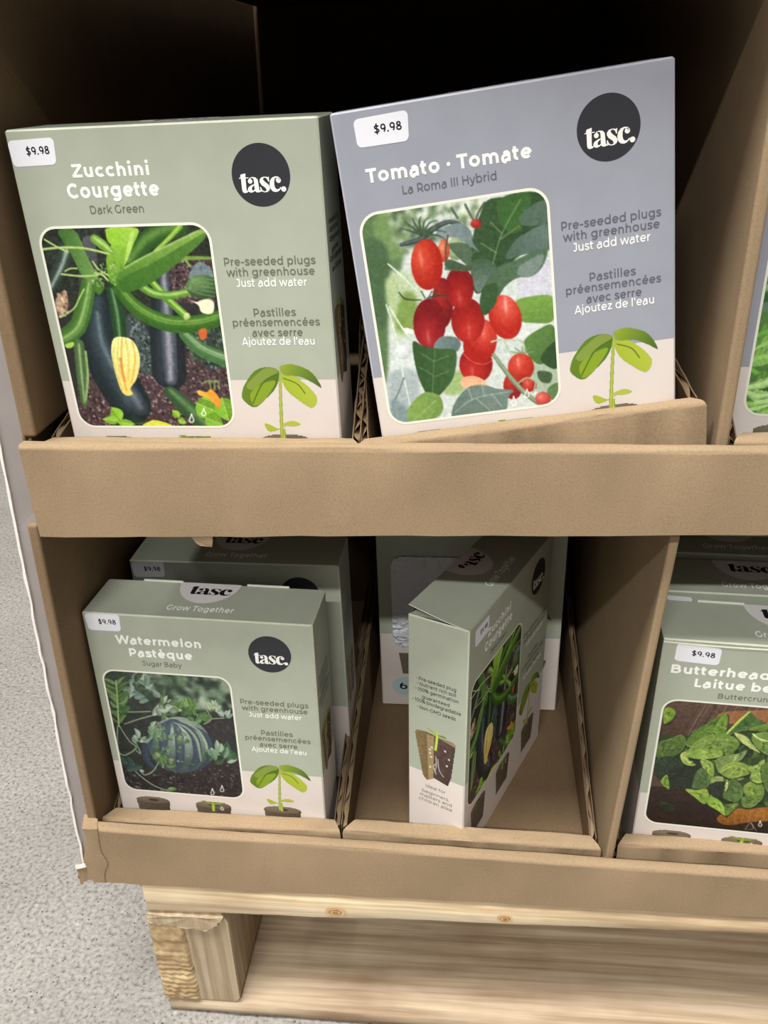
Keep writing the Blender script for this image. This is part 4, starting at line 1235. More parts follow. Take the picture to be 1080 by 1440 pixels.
def lettuce_picture():
    f = lambda x, y: ((x - 900) * 6, (y - 960) * 6)
    s = Art(PW, PH, [f(932.7, 981.5), f(1151.3, 999.2), f(1101.5, 1176.6), f(903.3, 1156.3)], 11, (88, 74, 64))
    X = 1500
    s.poly([(100, 120), (X, 120), (X, 460), (100, 460)], (104, 86, 74), False, (0, 1, (78, 64, 56)), tex=6)
    for k in range(26):
        x = 330 + k * 46 + 12 * math.sin(k * 3)
        c = (132, 114, 100) if k % 3 else (58, 48, 42)
        s.tube([(x + 190, 150), (x + 80, 330), (x, 480)], 5 + 5 * (k % 2), c, c, al=.75)
    s.poly([(720, 240), (X, 230), (X, 330), (760, 340)], (158, 112, 72), True, tex=6, al=.8)
    s.poly([(40, 880), (X, 880), (X, 1280), (40, 1280)], (62, 50, 42), False, (0, 1, (46, 38, 34)), tex=4)
    s.poly([(650, 1150), (760, 1080), (1000, 1040), (X, 1000), (X, 1160), (1000, 1180), (780, 1210), (690, 1200)], (176, 122, 48), True, (0, 1, (126, 84, 36)), tex=8)
    for k in range(10):
        s.tube([(760 + k * 60, 1090), (740 + k * 60, 1190)], 5, (196, 146, 70), (196, 146, 70), al=.5)
    s.poly([(150, 1020), (400, 1010), (600, 1060), (500, 1140), (200, 1120)], (48, 38, 32), al=.7)
    s.poly([(120, 480), (400, 440), (700, 420), (1100, 400), (X, 420), (X, 1000), (1050, 1060), (860, 1070), (700, 1010), (400, 900), (160, 830)], (58, 78, 46))
    for _ in range(150):
        x, y = np.random.default_rng(_).uniform((330, 430), (1480, 1020))
        if y > 780 and x < 420: continue
        c = [(84, 116, 58), (64, 92, 50), (108, 142, 70), (50, 70, 46), (130, 160, 86)][_ % 5]
        a_ = _ * 2.4
        s.leaf((x, y), (x + 90 * math.cos(a_), y + 70 * math.sin(a_)), 62, c, tuple(v * 1.15 for v in c), bend=.15 * math.sin(_))
    s.poly([(130, 620), (400, 600), (560, 760), (520, 900), (300, 890), (150, 800)], (46, 58, 48))
    lr = np.random.default_rng(8)
    def lf(P, c, c2, edge=(178, 204, 112), g=(1, 1), ew=6):
        Q = np.array(P, float); m = Q.mean(0)
        s.poly([tuple(m + (q - m) * 1.07 + (4, 12)) for q in Q], (34, 46, 34), True, al=.55)
        s.poly(P, c, True, (g[0], g[1], c2), tex=8)
        for _ in range(16):                                 # folds and veins of the crinkled leaf
            t = lr.uniform(0.05, .75); k = lr.integers(len(P)); q = m + (Q[k] - m) * t
            d = (Q[(k + 1) % len(P)] - Q[k]); d = d / (np.linalg.norm(d) + 1e-6)
            l = lr.uniform(.12, .32) * np.linalg.norm(Q.max(0) - Q.min(0))
            cc = tuple(np.array(c if lr.random() < .5 else c2) * (1.22 if lr.random() < .55 else .62))
            n_ = np.array([-d[1], d[0]]) * lr.uniform(-.35, .35) * l
            s.tube([tuple(q - d * l / 2), tuple(q + n_), tuple(q + d * l / 2)], [3, lr.uniform(7, 22), 3], cc, cc, al=.5)
        n = len(P); k0 = lr.integers(n)
        s.tube([P[(k0 + j) % n] for j in range(max(3, n * 2 // 3))], ew, edge, edge, al=.5)
    lf([(200, 215), (250, 205), (295, 240), (270, 300), (200, 345), (190, 290)], (132, 168, 62), (96, 134, 48))
    lf([(160, 500), (250, 470), (345, 440), (380, 500), (330, 590), (230, 640), (140, 640), (130, 560)], (104, 138, 62), (66, 94, 52))
    lf([(140, 640), (260, 620), (360, 700), (280, 790), (150, 800), (110, 720)], (58, 76, 56), (46, 58, 50), (84, 110, 70))
    lf([(380, 520), (440, 420), (560, 340), (640, 290), (720, 255), (740, 300), (690, 420), (600, 440), (470, 540)], (72, 108, 50), (112, 150, 64))
    lf([(620, 400), (700, 270), (745, 290), (720, 430), (660, 430)], (128, 168, 70), (86, 124, 52))
    lf([(730, 430), (830, 330), (920, 240), (1000, 300), (1060, 330), (1000, 390), (870, 400), (770, 430)], (62, 94, 56), (92, 130, 66))
    s.tube([(735, 425), (840, 320), (930, 240)], [20, 26, 18], (148, 186, 70), (182, 212, 100))
    lf([(920, 395), (1040, 350), (1200, 340), (1300, 420), (1100, 410)], (116, 154, 66), (84, 122, 56))
    lf([(400, 580), (470, 500), (590, 440), (720, 430), (820, 470), (845, 520), (790, 590), (690, 640), (560, 620), (440, 600)], (124, 158, 76), (88, 124, 60))
    for P in ([(420, 560), (600, 480), (820, 490)], [(500, 590), (640, 510), (800, 530)], [(560, 480), (520, 560)], [(660, 460), (620, 560)], [(740, 470), (720, 580)]):
        s.tube(P, 8, (150, 180, 98), (166, 194, 116), al=.5)
    lf([(340, 600), (420, 560), (560, 560), (680, 560), (690, 620), (540, 645), (410, 630)], (104, 142, 62), (140, 174, 84))
    lf([(335, 610), (390, 590), (400, 650), (465, 690), (430, 705), (360, 680)], (164, 192, 104), (126, 160, 74), (206, 222, 150))
    lf([(800, 420), (900, 450), (960, 520), (1020, 590), (960, 560), (860, 500)], (166, 188, 116), (132, 160, 88), (206, 222, 160))
    lf([(950, 470), (1000, 420), (1100, 420), (1180, 520), (1100, 610), (1010, 560)], (120, 156, 78), (90, 124, 62))
    s.tube([(960, 430), (1010, 470), (1080, 490)], 18, (176, 200, 130), (206, 222, 170))
    lf([(840, 560), (880, 530), (960, 580), (900, 620), (860, 600)], (60, 80, 52), (48, 62, 46), (140, 170, 100))
    lf([(510, 655), (580, 660), (620, 700), (625, 780), (590, 840), (540, 740)], (146, 178, 88), (108, 144, 66), (190, 212, 130))
    lf([(435, 880), (470, 760), (530, 720), (580, 800), (570, 880), (480, 895)], (88, 118, 70), (70, 98, 60))
    lf([(640, 660), (720, 620), (820, 600), (910, 570), (860, 650), (760, 700), (680, 770)], (92, 124, 72), (140, 168, 96))
    lf([(680, 760), (730, 690), (840, 670), (930, 710), (930, 770), (830, 800), (760, 810)], (140, 170, 80), (104, 140, 62))
    for P in ([(700, 750), (800, 700), (900, 740)], [(760, 790), (820, 720)], [(850, 790), (870, 720)]):
        s.tube(P, 9, (184, 204, 124), (184, 204, 124), al=.7)
    lf([(920, 720), (1000, 690), (1060, 650), (1040, 740), (950, 760)], (150, 180, 98), (116, 150, 72))
    lf([(590, 850), (620, 800), (700, 800), (690, 850), (620, 850)], (150, 176, 104), (120, 150, 84), (200, 214, 150))
    lf([(570, 880), (640, 840), (740, 850), (760, 960), (680, 990), (600, 940)], (50, 62, 54), (46, 56, 50), (84, 104, 74))
    lf([(700, 970), (740, 860), (800, 820), (870, 900), (860, 980), (790, 1010)], (74, 104, 60), (96, 130, 70))
    lf([(720, 870), (740, 820), (745, 880), (725, 920)], (180, 200, 130), (160, 184, 112))
    lf([(880, 880), (960, 830), (1040, 850), (1050, 960), (1000, 1020), (900, 960)], (128, 160, 74), (92, 128, 58))
    lf([(950, 760), (1030, 760), (1060, 830), (1000, 850), (940, 820)], (120, 154, 72), (150, 180, 96))
    lf([(1040, 700), (1200, 660), (1400, 720), (1380, 900), (1150, 960), (1060, 880)], (96, 130, 62), (74, 106, 54))
    lf([(860, 980), (920, 960), (1000, 1020), (940, 1060), (870, 1050)], (80, 112, 58), (100, 134, 66))
    lf([(380, 905), (470, 910), (560, 900), (580, 980), (540, 1030), (470, 980)], (146, 180, 78), (110, 148, 58))
    lf([(560, 990), (620, 970), (700, 1030), (725, 1130), (650, 1080), (580, 1040)], (118, 158, 58), (150, 190, 78))
    lf([(720, 1040), (830, 1035), (790, 1080), (730, 1130)], (74, 108, 52), (120, 154, 74))
    lf([(170, 830), (220, 780), (240, 900), (200, 880)], (136, 170, 70), (110, 144, 58))
    lf([(160, 1010), (230, 1020), (300, 1075), (230, 1090), (170, 1060)], (50, 62, 38), (44, 54, 34), (56, 70, 42))
    s.tube([(140, 980), (200, 970), (240, 1000)], 8, (36, 38, 30), (36, 38, 30))
    s.drop(1022, 1205, 1.1)
    s.tube([(890, 1250), (940, 1190), (960, 1240), (900, 1250)], 6, (210, 200, 190), (210, 200, 190), al=.6)
    s.tube([(940, 1190), (990, 1260)], 6, (210, 200, 190), (210, 200, 190), al=.6)
    g_ = s.c.mean(2, keepdims=True)
    s.c = (g_ + (s.c - g_) * .84) * np.array([1.03, .98, .95])
    return s.out(con=1.2)

def greens_picture():
    s = Art(PW, PH, [(0, 0), (100, 0), (100, 118), (0, 118)], 21, (84, 124, 66))
    s.poly([(-5, -5), (105, -5), (105, 40), (-5, 55)], (120, 146, 150), True, (0, 1, (96, 130, 104)))
    rg = np.random.default_rng(2)
    for k in range(120):
        y = 20 + 100 * k / 120 + rg.uniform(-6, 6)
        x = rg.uniform(-10, 95)
        c = [(96, 150, 62), (66, 112, 50), (132, 178, 90), (160, 196, 124), (50, 88, 46), (110, 150, 110)][rg.integers(6)]
        l = rg.uniform(14, 34)
        a_ = rg.uniform(-.7, .5)
        s.leaf((x, y), (x + l * math.cos(a_), y + l * math.sin(a_)), rg.uniform(4, 12), c, tuple(min(255, v * 1.2) for v in c), bend=rg.uniform(-.2, .2))
    return s.out()

# small printed drawings: painted on a patch, only the inked cells are kept
def seedling_patch():
    """seedling and its mound, u .64-.96, v .75-1.06 of the front"""
    s = Art(150, 146, [(.64, .75), (.96, .75), (.96, 1.06), (.64, 1.06)], 2, (-1, -1, -1))
    s.k = s.W / .32
    s.tube([(.803, .79), (.795, .89), (.785, 1.04)], [.008, .010, .012], (150, 180, 60), (206, 220, 120))
    L1 = [(.800, .789), (.761, .774), (.715, .786), (.680, .825), (.662, .858), (.661, .892), (.699, .918), (.744, .886), (.784, .843)]
    s.poly(L1, (116, 152, 44), True, (1, .3, (78, 122, 36)))
    s.poly([(.800, .789), (.761, .776), (.72, .80), (.68, .84), (.70, .855), (.75, .82)], (150, 178, 84), al=.8)
    s.poly([(.70, .915), (.69, .87), (.735, .835), (.785, .825), (.744, .886)], (150, 186, 48), al=.9)
    s.tube([(.79, .80), (.74, .83), (.695, .905)], .004, (74, 110, 40), (74, 110, 40))
    L3 = [(.806, .805), (.849, .806), (.896, .843), (.924, .885), (.904, .921), (.856, .89), (.819, .853)]
    s.poly(L3, (158, 192, 40), True, (1, -.5, (186, 212, 74)))
    s.tube([(.815, .815), (.86, .835), (.885, .87)], .004, (96, 130, 34), (96, 130, 34))
    L2 = [(.803, .775), (.82, .766), (.853, .765), (.91, .79), (.943, .846), (.912, .828), (.869, .806), (.819, .803)]
    s.poly(L2, (158, 190, 60), True, (1, .4, (76, 116, 40)))
    s.poly([(.728, .981), (.745, .984), (.768, .997), (.778, 1.002), (.746, 1.010), (.733, 1.0)], (178, 206, 70))
    s.poly([(.786, .990), (.80, .978), (.833, .971), (.858, .983), (.83, .990), (.80, .986)], (186, 210, 84))
    s.tube([(.78, 1.0), (.80, .99), (.81, .985)], .004, (190, 206, 110), (190, 206, 110))
    s.c = np.where(s.c >= 0, s.c * np.array([.95, .90, .85]), s.c)
    return s.c

def pots_patch():
    out = []
    for cx, w_ in ((.165, .165), (.462, .172), (.797, .176)):
        a, b = cx - .10, cx + .10
        s = Art(56, 66, [(a, 1.0), (b, 1.0), (b, 1.24), (a, 1.24)], 2, (-1, -1, -1))
        s.k = s.W / .20
        top = 1.050 if cx < .7 else 1.042
        s.poly([(cx - w_ / 2, top), (cx + w_ / 2, top), (cx + w_ * .40, top + .15), (cx - w_ * .40, top + .15)], (106, 94, 78), False, (1, 0, (84, 74, 62)), tex=5)
        s.ell((cx, top), w_ / 2, .021, 0, (112, 100, 84), (128, 116, 98))
        s.ell((cx + .005, top), .026, .007, 0, (62, 50, 42), (70, 58, 48))
        if .4 < cx < .5:
            s.tube([(.462, 1.085), (.465, 1.04)], .014, (150, 180, 50), (200, 216, 100))
            s.poly([(.465, 1.042), (.43, 1.028), (.405, 1.027), (.43, 1.038), (.462, 1.05)], (132, 160, 52))
            s.poly([(.465, 1.042), (.50, 1.030), (.525, 1.032), (.50, 1.042), (.468, 1.05)], (132, 160, 52))
            s.tube([(.505, 1.058), (.497, 1.072), (.505, 1.08), (.513, 1.072), (.505, 1.058)], .004, (235, 235, 230), (235, 235, 230), sm=False)
        elif cx > .7:
            s.tube([(.797, 1.048), (.793, 1.0)], .012, (150, 180, 60), (206, 220, 120))
        out.append((s.c, a, b))
    return out

def plug_patch():
    """cut-open soil plug on the narrow side: across 0-.2813, down .55-.90"""
    s = Art(96, 120, [(0, .55), (.2813, .55), (.2813, .90), (0, .90)], 2, (-1, -1, -1))
    s.k = s.W / .2813
    s.poly([(.035, .605), (.045, .592), (.09, .586), (.14, .592), (.135, .70), (.125, .84), (.095, .862), (.075, .84)], (136, 116, 78), False, (1, 0, (112, 92, 62)), tex=9)
    s.poly([(.095, .60), (.13, .60), (.128, .84), (.105, .855)], (164, 140, 100), False, tex=8)
    s.poly([(.13, .60), (.19, .595), (.228, .602), (.232, .62), (.215, .80), (.20, .852), (.13, .835)], (92, 72, 64), False, (1, 1, (70, 54, 50)), tex=7)
    s.poly([(.19, .593), (.228, .600), (.232, .62), (.20, .612), (.16, .60)], (150, 130, 100))
    s.tube([(.145, .575), (.143, .62), (.138, .67)], .013, (176, 196, 60), (216, 228, 120))
    s.poly([(.145, .585), (.11, .565), (.095, .566), (.12, .58)], (160, 186, 70))
    s.poly([(.145, .585), (.17, .578), (.19, .584), (.165, .588)], (110, 140, 56))
    for P in ([(.14, .71), (.143, .76), (.135, .80)], [(.15, .72), (.158, .78), (.18, .81)], [(.142, .75), (.13, .77), (.142, .81)]):
        s.tube(P, .004, (196, 190, 190), (206, 200, 200))
    for x, y in ((.11, .68), (.112, .70), (.118, .72), (.113, .78), (.185, .66), (.205, .70), (.195, .74), (.12, .665)):
        s.ell((x, y), .005, .005, 0, (226, 220, 206), (240, 236, 226))
    return s.c

# ------------------------------------------------------------------ seed kit cartons
S, H, DEP, BAND = 0.16, 0.208, 0.045, 0.8189
HV = H / S
INK = 0.25                                            # prints lie a few hundredths of a millimetre above the board
FR = lambda e: (lambda u, v, d=0: (u * S, -e * INK - d, H - v * S))
TP = lambda e: (lambda u, wq, d=0: (u * S, wq * S, H + e * INK + d))
LS = lambda e: (lambda wq, v, d=0: (-e * INK - d, wq * S, H - v * S))
RS = lambda e: (lambda wq, v, d=0: (S + e * INK + d, wq * S, H - v * S))

class Print:
    def __init__(s):
        s.v, s.f, s.i = [], [], []
    def poly(s, P, face, mi=0, d=0.0):
        n = len(s.v)
        s.v += [face(p[0], p[1], d) for p in P]
        s.f.append(tuple(range(n, n + len(P))))
        s.i.append(mi)
    def text(s, txt, w, a, b, cap, face, mi=0, track=0.0, flip=False):
        """a, b: baseline end points in face coordinates; cap: capital height in the same units"""
        P, L = text_polys(txt, w, track)
        xs = [q[0] for p, _ in P for q in p]
        lo, hi = min(xs), max(xs)
        ax = np.array(b, float) - np.array(a, float)
        sx = ax / (hi - lo)
        up = np.array([0, -1.0]) * cap / 0.70
        if flip:
            up = -up
        for p, k in P:                                   # crossing strokes lie a few microns apart, like layered ink
            s.poly([tuple(np.array(a) + sx * (x - lo) + up * y) for x, y in p], face, mi, 8e-6 * k)
    def build(s, name, mats, parent, label=None):
        return mesh_obj(name, s.v, s.f, mats, parent, s.i, world=False, label=label)

def rrect(u0, u1, v0, v1, r, n=8):
    P = []
    for cx, cy, a0 in ((u1 - r, v0 + r, -90), (u1 - r, v1 - r, 0), (u0 + r, v1 - r, 90), (u0 + r, v0 + r, 180)):
        for k in range(n + 1):
            a = R(a0 + 90 * k / n)
            P.append((cx + r * math.cos(a), cy + r * math.sin(a)))
    return P

def grid_mesh(img, u0, u1, v0, v1, face, mask=None):
    h, w_ = img.shape[:2]
    us = np.linspace(u0, u1, w_ + 1)
    vs = np.linspace(v0, v1, h + 1)
    V = np.array([face(u, v) for v in vs for u in us], np.float32)
    keep = np.ones((h, w_), bool) if mask is None else mask
    jj, ii = np.nonzero(keep)
    a = jj * (w_ + 1) + ii
    F = np.column_stack([a, a + 1, a + w_ + 2, a + w_ + 1]).astype(np.int32)
    used = np.zeros(len(V), bool)
    used[F.ravel()] = True
    remap = np.cumsum(used) - 1
    F = remap[F].astype(np.int32)
    V = V[used]
    p = np.pad(img, ((0, 1), (0, 1), (0, 0)), 'edge')
    c = (p + np.roll(p, 1, 0) * 0 + 0)  # one ink value per node
    c = np.clip(c, 0, 255).reshape(-1, 3)[used] / 255.0
    c = np.where(c <= 0.04045, c / 12.92, ((c + 0.055) / 1.055) ** 2.4)
    me = bpy.data.meshes.new('print')
    me.vertices.add(len(V))
    me.vertices.foreach_set('co', V.ravel())
    me.loops.add(len(F) * 4)
    me.loops.foreach_set('vertex_index', F.ravel())
    me.polygons.add(len(F))
    me.polygons.foreach_set('loop_start', np.arange(0, len(F) * 4, 4, dtype=np.int32))
    me.update(calc_edges=True)
    at = me.attributes.new('ink', 'FLOAT_COLOR', 'POINT')
    at.data.foreach_set('color', np.column_stack([c, np.ones(len(c))]).astype(np.float32).ravel())
    me.materials.append(M['print'])
    me.validate()
    return me

def link(name, me, parent, label=None):
    o = bpy.data.objects.new(name, me)
    COL.objects.link(o)
    o.parent = parent
    if label:
        o['label'] = label
    return o

F0 = (0.0334, 0.6237, 0.2912, 0.9974)
def photo_mesh(img):
    u0, u1, v0, v1 = F0
    b = 0.006
    u0, u1, v0, v1 = u0 + b, u1 - b, v0 + b, v1 - b
    h, w_ = img.shape[:2]
    uu = u0 + (np.arange(w_) + .5) / w_ * (u1 - u0)
    vv = v0 + (np.arange(h) + .5) / h * (v1 - v0)
    U, V = np.meshgrid(uu, vv)
    r = 0.058
    dx = np.maximum(np.maximum(u0 + r - U, U - (u1 - r)), 0)
    dy = np.maximum(np.maximum(v0 + r - V, V - (v1 - r)), 0)
    return grid_mesh(img, u0, u1, v0, v1, FR(0.0002), np.hypot(dx, dy) < r)

def patch_mesh(c, u0, u1, v0, v1, face):
    a = (c[..., 0] >= 0).astype(np.float32)
    q = lambda z: z[0::2, 0::2] + z[1::2, 0::2] + z[0::2, 1::2] + z[1::2, 1::2]
    n = q(a)
    img = q(np.where(a[..., None] > 0, c, 0)) / np.maximum(n, 1)[..., None]
    m = n >= 2
    # spread ink one cell outward so border nodes carry ink colour
    for _ in range(2):
        hole = n == 0
        acc = np.zeros_like(img); cnt = np.zeros_like(n)
        for ax, d in ((0, 1), (0, -1), (1, 1), (1, -1)):
            k = np.roll(n > 0, d, ax)
            acc += np.roll(img, d, ax) * k[..., None]; cnt += k
        fill = hole & (cnt > 0)
        img[fill] = acc[fill] / cnt[fill][..., None]
        n = n + fill
    return grid_mesh(img, u0, u1, v0, v1, face, m)

PIC = {'squash': photo_mesh(zucchini_picture()), 'tomato': photo_mesh(tomato_picture()), 'melon': photo_mesh(melon_picture()), 'lettuce': photo_mesh(lettuce_picture()), 'greens': photo_mesh(greens_picture())}
SEEDLING = patch_mesh(seedling_patch(), .64, .96, .75, 1.06, FR(0.00025))
POTS = [patch_mesh(c_, a_, b_, 1.0, 1.24, FR(0.0002)) for c_, a_, b_ in pots_patch()]
PLUG = plug_patch()
PLUG_L = patch_mesh(PLUG, .2813, 0, .55, .90, LS(0.0002))
PLUG_R = patch_mesh(PLUG, 0, .2813, .55, .90, RS(0.0002))

def ring_mesh(pr, face, b=0.0085):
    u0, u1, v0, v1 = F0
    A = rrect(u0, u1, v0, v1, 0.064)
    B = rrect(u0 + b, u1 - b, v0 + b, v1 - b, 0.064 - b)
    n = len(A)
    for k in range(n):
        j = (k + 1) % n
        pr.poly([A[k], A[j], B[j], B[k]], face)

CARTONS = {}
def carton_mesh(col, band=BAND, open_top=False):
    key = (col, band, open_top)
    if key in CARTONS:
        return CARTONS[key]
    bm = bmesh.new()
    zs = [0, H - band * S, H]
    r = 0.0009
    # rings around the carton, corners clipped so the folds read as pale edges
    def ring(z, ins):
        x0, x1, y0, y1 = ins, S - ins, ins, DEP - ins
        c = r
        return [bm.verts.new((x, y, z)) for x, y in ((x0 + c, y0), (x1 - c, y0), (x1, y0 + c), (x1, y1 - c), (x1 - c, y1), (x0 + c, y1), (x0, y1 - c), (x0, y0 + c))]
    rows = [ring(0, r), ring(r, 0), ring(zs[1], 0), ring(H - r, 0), ring(H, r)]
    for k in range(len(rows) - 1):
        for j in range(8):
            f = bm.faces.new((rows[k][j], rows[k][(j + 1) % 8], rows[k + 1][(j + 1) % 8], rows[k + 1][j]))
            if k in (0, 1):
                f.material_index = 1
            elif k == 3 or j % 2 == 1:
                f.material_index = 2
            else:
                f.material_index = 0
    bm.faces.new(rows[0][::-1]).material_index = 1
    if not open_top:
        bm.faces.new(rows[4]).material_index = 0
    bmesh.ops.recalc_face_normals(bm, faces=bm.faces)
    me = bpy.data.meshes.new('carton')
    bm.to_mesh(me)
    bm.free()
    for m in (M[col], M['beige'], M['edge_' + col]):
        me.materials.append(m)
    CARTONS[key] = me
    return me

SLOGAN = [('Pre-seeded plugs', .655, .958, .431, 1), ('with greenhouse', .658, .953, .465, 1), ('Just add water', .688, .924, .4995, 0),
          ('Pastilles', .734, .878, .598, 1), ('préensemencées', .658, .956, .631, 1), ('avec serre', .721, .895, .666, 1), ("Ajoutez de l'eau", .682, .933, .696, 0)]

def kit(label, mat4, col='green', title=(), sub=None, pic=None, sticker=None, price=None, front=True, top=True, tabs=False, plug='', open_top=False, slogans=True):
    t = empty('seed_kit_box', mat=mat4)
    tag(t, label, 'box', 'boxed seed growing kits on the display')
    link('carton', carton_mesh(col, BAND, open_top), t)
    ink = 'ink_olive' if col == 'green' else 'ink_slate'
    fr = FR(0.0003)
    if front:
        pb = link('printed_photo', PIC[pic], t) if pic else None
        if pb:
            pr = Print(); ring_mesh(pr, FR(0.00032)); pr.build('photo_border', [M['cream']], pb)
        if pic or slogans:
            link('seedling_print', SEEDLING, t)
            for pm in POTS:
                link('pot_print', pm, t)
    if front is not None:
        pr = Print()
        pr.poly([(.808 + .0925 * math.cos(R(a)), .159 + .0925 * math.sin(R(a))) for a in range(0, 360, 6)], FR(0.0002))
        lg = pr.build('logo_badge', [M['ink_char']], t)
        pr = Print()
        for P in logo_polys():
            pr.poly([(.808 + .0925 * x, .159 - .0925 * y) for x, y in P], FR(0.0004))
        pr.build('logo_lettering', [M['ink_white']], lg)
    if title:
        pr = Print()
        for txt, u0, u1, v, cap in title:
            pr.text(txt, .158, (u0, v), (u1, v), cap, fr)
        pr.build('title_lettering', [M['ink_white']], t)
    if sub:
        pr = Print()
        pr.text(sub[0], .108, (sub[1], sub[3]), (sub[2], sub[3]), .0255, fr)
        pr.build('variety_lettering', [M[ink]], t)
    if slogans:
        pr = Print()
        for txt, u0, u1, v, dark in SLOGAN:
            pr.text(txt, .118 if dark else .108, (u0, v), (u1, v), .0265, fr, 0 if dark else 1)
        pr.build('slogan_lettering', [M[ink], M['ink_white']], t)
    if sticker:
        c = [np.array(q, float) for q in sticker]            # four corners tl, tr, br, bl
        P = []
        for x, y in rrect(0, 1.9, 0, 1, .19):
            a, b = x / 1.9, y
            P.append(tuple((c[0] * (1 - a) + c[1] * a) * (1 - b) + (c[3] * (1 - a) + c[2] * a) * b))
        pr = Print(); pr.poly(P, FR(0.00045)); st = pr.build('price_sticker', [M['sticker']], t)
        e = lambda a, b: tuple((c[0] * (1 - a) + c[1] * a) * (1 - b) + (c[3] * (1 - a) + c[2] * a) * b)
        pr = Print(); pr.text('$9.98', .125, e(.36, .60), e(.88, .60), .024, FR(0.0006)); pr.build('price_lettering', [M['ink_black']], st)
    if top:
        q = TP(0.0002)
        pr = Print()
        lo = .2805
        P = [(.485 + .1375 * math.cos(R(a)), lo - .162 * math.sin(R(a))) for a in range(0, 181, 6)]
        pr.poly(P, q)
        tl = pr.build('top_badge', [M['disc_white']], t)
        pr = Print()
        for P in logo_polys(False):
            pr.poly([(.506 + .133 * x, .187 - (y + .545) * .108) for x, y in P], lambda u, v, d=0: TP(0.0004)(u, .373 - v))
        pr.build('top_logo_lettering', [M['ink_black']], tl)
        pr = Print(); pr.text('Grow Together', .135, (.352, .055), (.646, .055), .040, TP(0.0003), flip=True)
        pr.build('top_lettering', [M['ink_white']], t)
    if tabs:
        for a, b in ((.169, .352), (.648, .838)):
            g = Geo()
            g.box(a * S, b * S, DEP - .0006, DEP + .0002, H - .001, H + .0010, conv=lambda x, y, z: Vector((x, y, z)))
            fix_normals(g.build('tuck_tab', [M['card_white']], t, world=False))
    if 'L' in plug:
        link('plug_print', PLUG_L, t)
        pr = Print(); fc = LS(0.0003)
        for txt, a, b, v in (('• Pre-seeded plug', .240, .052, .3185), ('• Nutrient rich soil', .236, .053, .3465), ('• 100% germination', .244, .040, .3755), ('guaranteed', .212, .081, .4095), ('• 100% biodegradable', .259, .026, .436), ('• Non-GMO seeds', .236, .051, .471)):
            pr.text(txt, .10, (a, v), (b, v), .0185, fc, 0)
        for txt, a, b, v in (('Ideal for', .192, .092, .905), ('beginners,', .210, .074, .941), ('masters and', .221, .060, .968), ('children alike', .227, .056, .996)):
            pr.text(txt, .085, (a, v), (b, v), .0185, fc, 1)
        pr.build('side_lettering', [M['ink_black'], M['ink_olive']], t)
    if 'R' in plug:
        link('plug_print', PLUG_R, t)
        pr = Print(); fc = RS(0.0003)
        for txt, a, b, v in (('• Pre-seeded plug', .04, .23, .3185), ('• Nutrient rich soil', .045, .228, .3465), ('• 100% germination', .037, .24, .3755), ('guaranteed', .07, .20, .4095), ('• 100% biodegradable', .022, .255, .436), ('• Non-GMO seeds', .045, .23, .471)):
            pr.text(txt, .10, (a, v), (b, v), .0185, fc, 0)
        pr.build('side_lettering', [M['ink_black']], t)
    return t

def pose(U, N, tl):
    """matrix of a carton from its front's right and inward directions and its front top left corner"""
    U = Vector(U).normalized(); N = Vector(N); N = (N - U * N.dot(U)).normalized(); Z = U.cross(N)
    o = W3(*tl) - Z * H
    return Matrix(((U.x, N.x, Z.x, o.x), (U.y, N.y, Z.y, o.y), (U.z, N.z, Z.z, o.z), (0, 0, 0, 1)))

STK_Z = [(.003, .031), (.158, .026), (.152, .105), (.007, .108)]
# upper shelf
kit('sage green dark squash seed kit box with price sticker, upper left of the display', pose((1, -.024, .013), (.024, 1, .003), (-.234, .4457, -.0184)),
    'green', [('Zucchini', .195, .452, .146, .040), ('Courgette', .168, .475, .208, .045)], ('Dark Green', .233, .413, .257), 'squash', STK_Z, plug='R')
kit('tilted slate grey tomato seed kit box on the upper shelf', MT, 'blue',
    [('Tomato • Tomate', .080, .581, .207, .041)], ('La Roma III Hybrid', .184, .471, .254), 'tomato', [(.066, .026), (.230, .023), (.223, .107), (.068, .105)])
kit('slate grey seed kit box cut off at the right edge of the upper shelf', pose((1, -.058, 0), (.058, 1, .01), (.1478, .4690, -.0186)), 'blue', (), None, 'greens')
# lower shelf
kit('sage green watermelon seed kit box at the front of the lower left tray', pose((.999, -.037, -.010), (.037, .999, -.017), (-.2603, .4597, -.3174)),
    'green', [('Watermelon', .131, .511, .149, .042), ('Pastèque', .183, .466, .213, .042)], ('Sugar Baby', .234, .411, .259), 'melon', [(.011, .006), (.168, .002), (.164, .087), (.019, .088)], tabs=True, plug='R')
kit('shaded green seed kit box standing directly behind the watermelon box', pose((1, -.015, 0), (.015, 1, 0), (-.2535, .5310, -.3183)),
    'green', (), None, None, [(.008, .010), (.168, .004), (.164, .087), (.014, .092)], slogans=False, plug='R')
kit('open lidded dark squash seed kit box turned sideways in the lower middle tray', pose((.4106, .9114, -.028), (-.9117, .4108, .0021), (.0021, .4513, -.3186)),
    'green', [('Zucchini', .195, .452, .146, .040), ('Courgette', .168, .475, .208, .045)], ('Dark Green', .233, .413, .257), 'squash', [(.06, .035), (.205, .032), (.20, .115), (.062, .118)], top=False, plug='L', open_top=True)
V = bpy.context.scene.objects
vbox = [o for o in V if o.get('label', '').startswith('open lidded')][0]
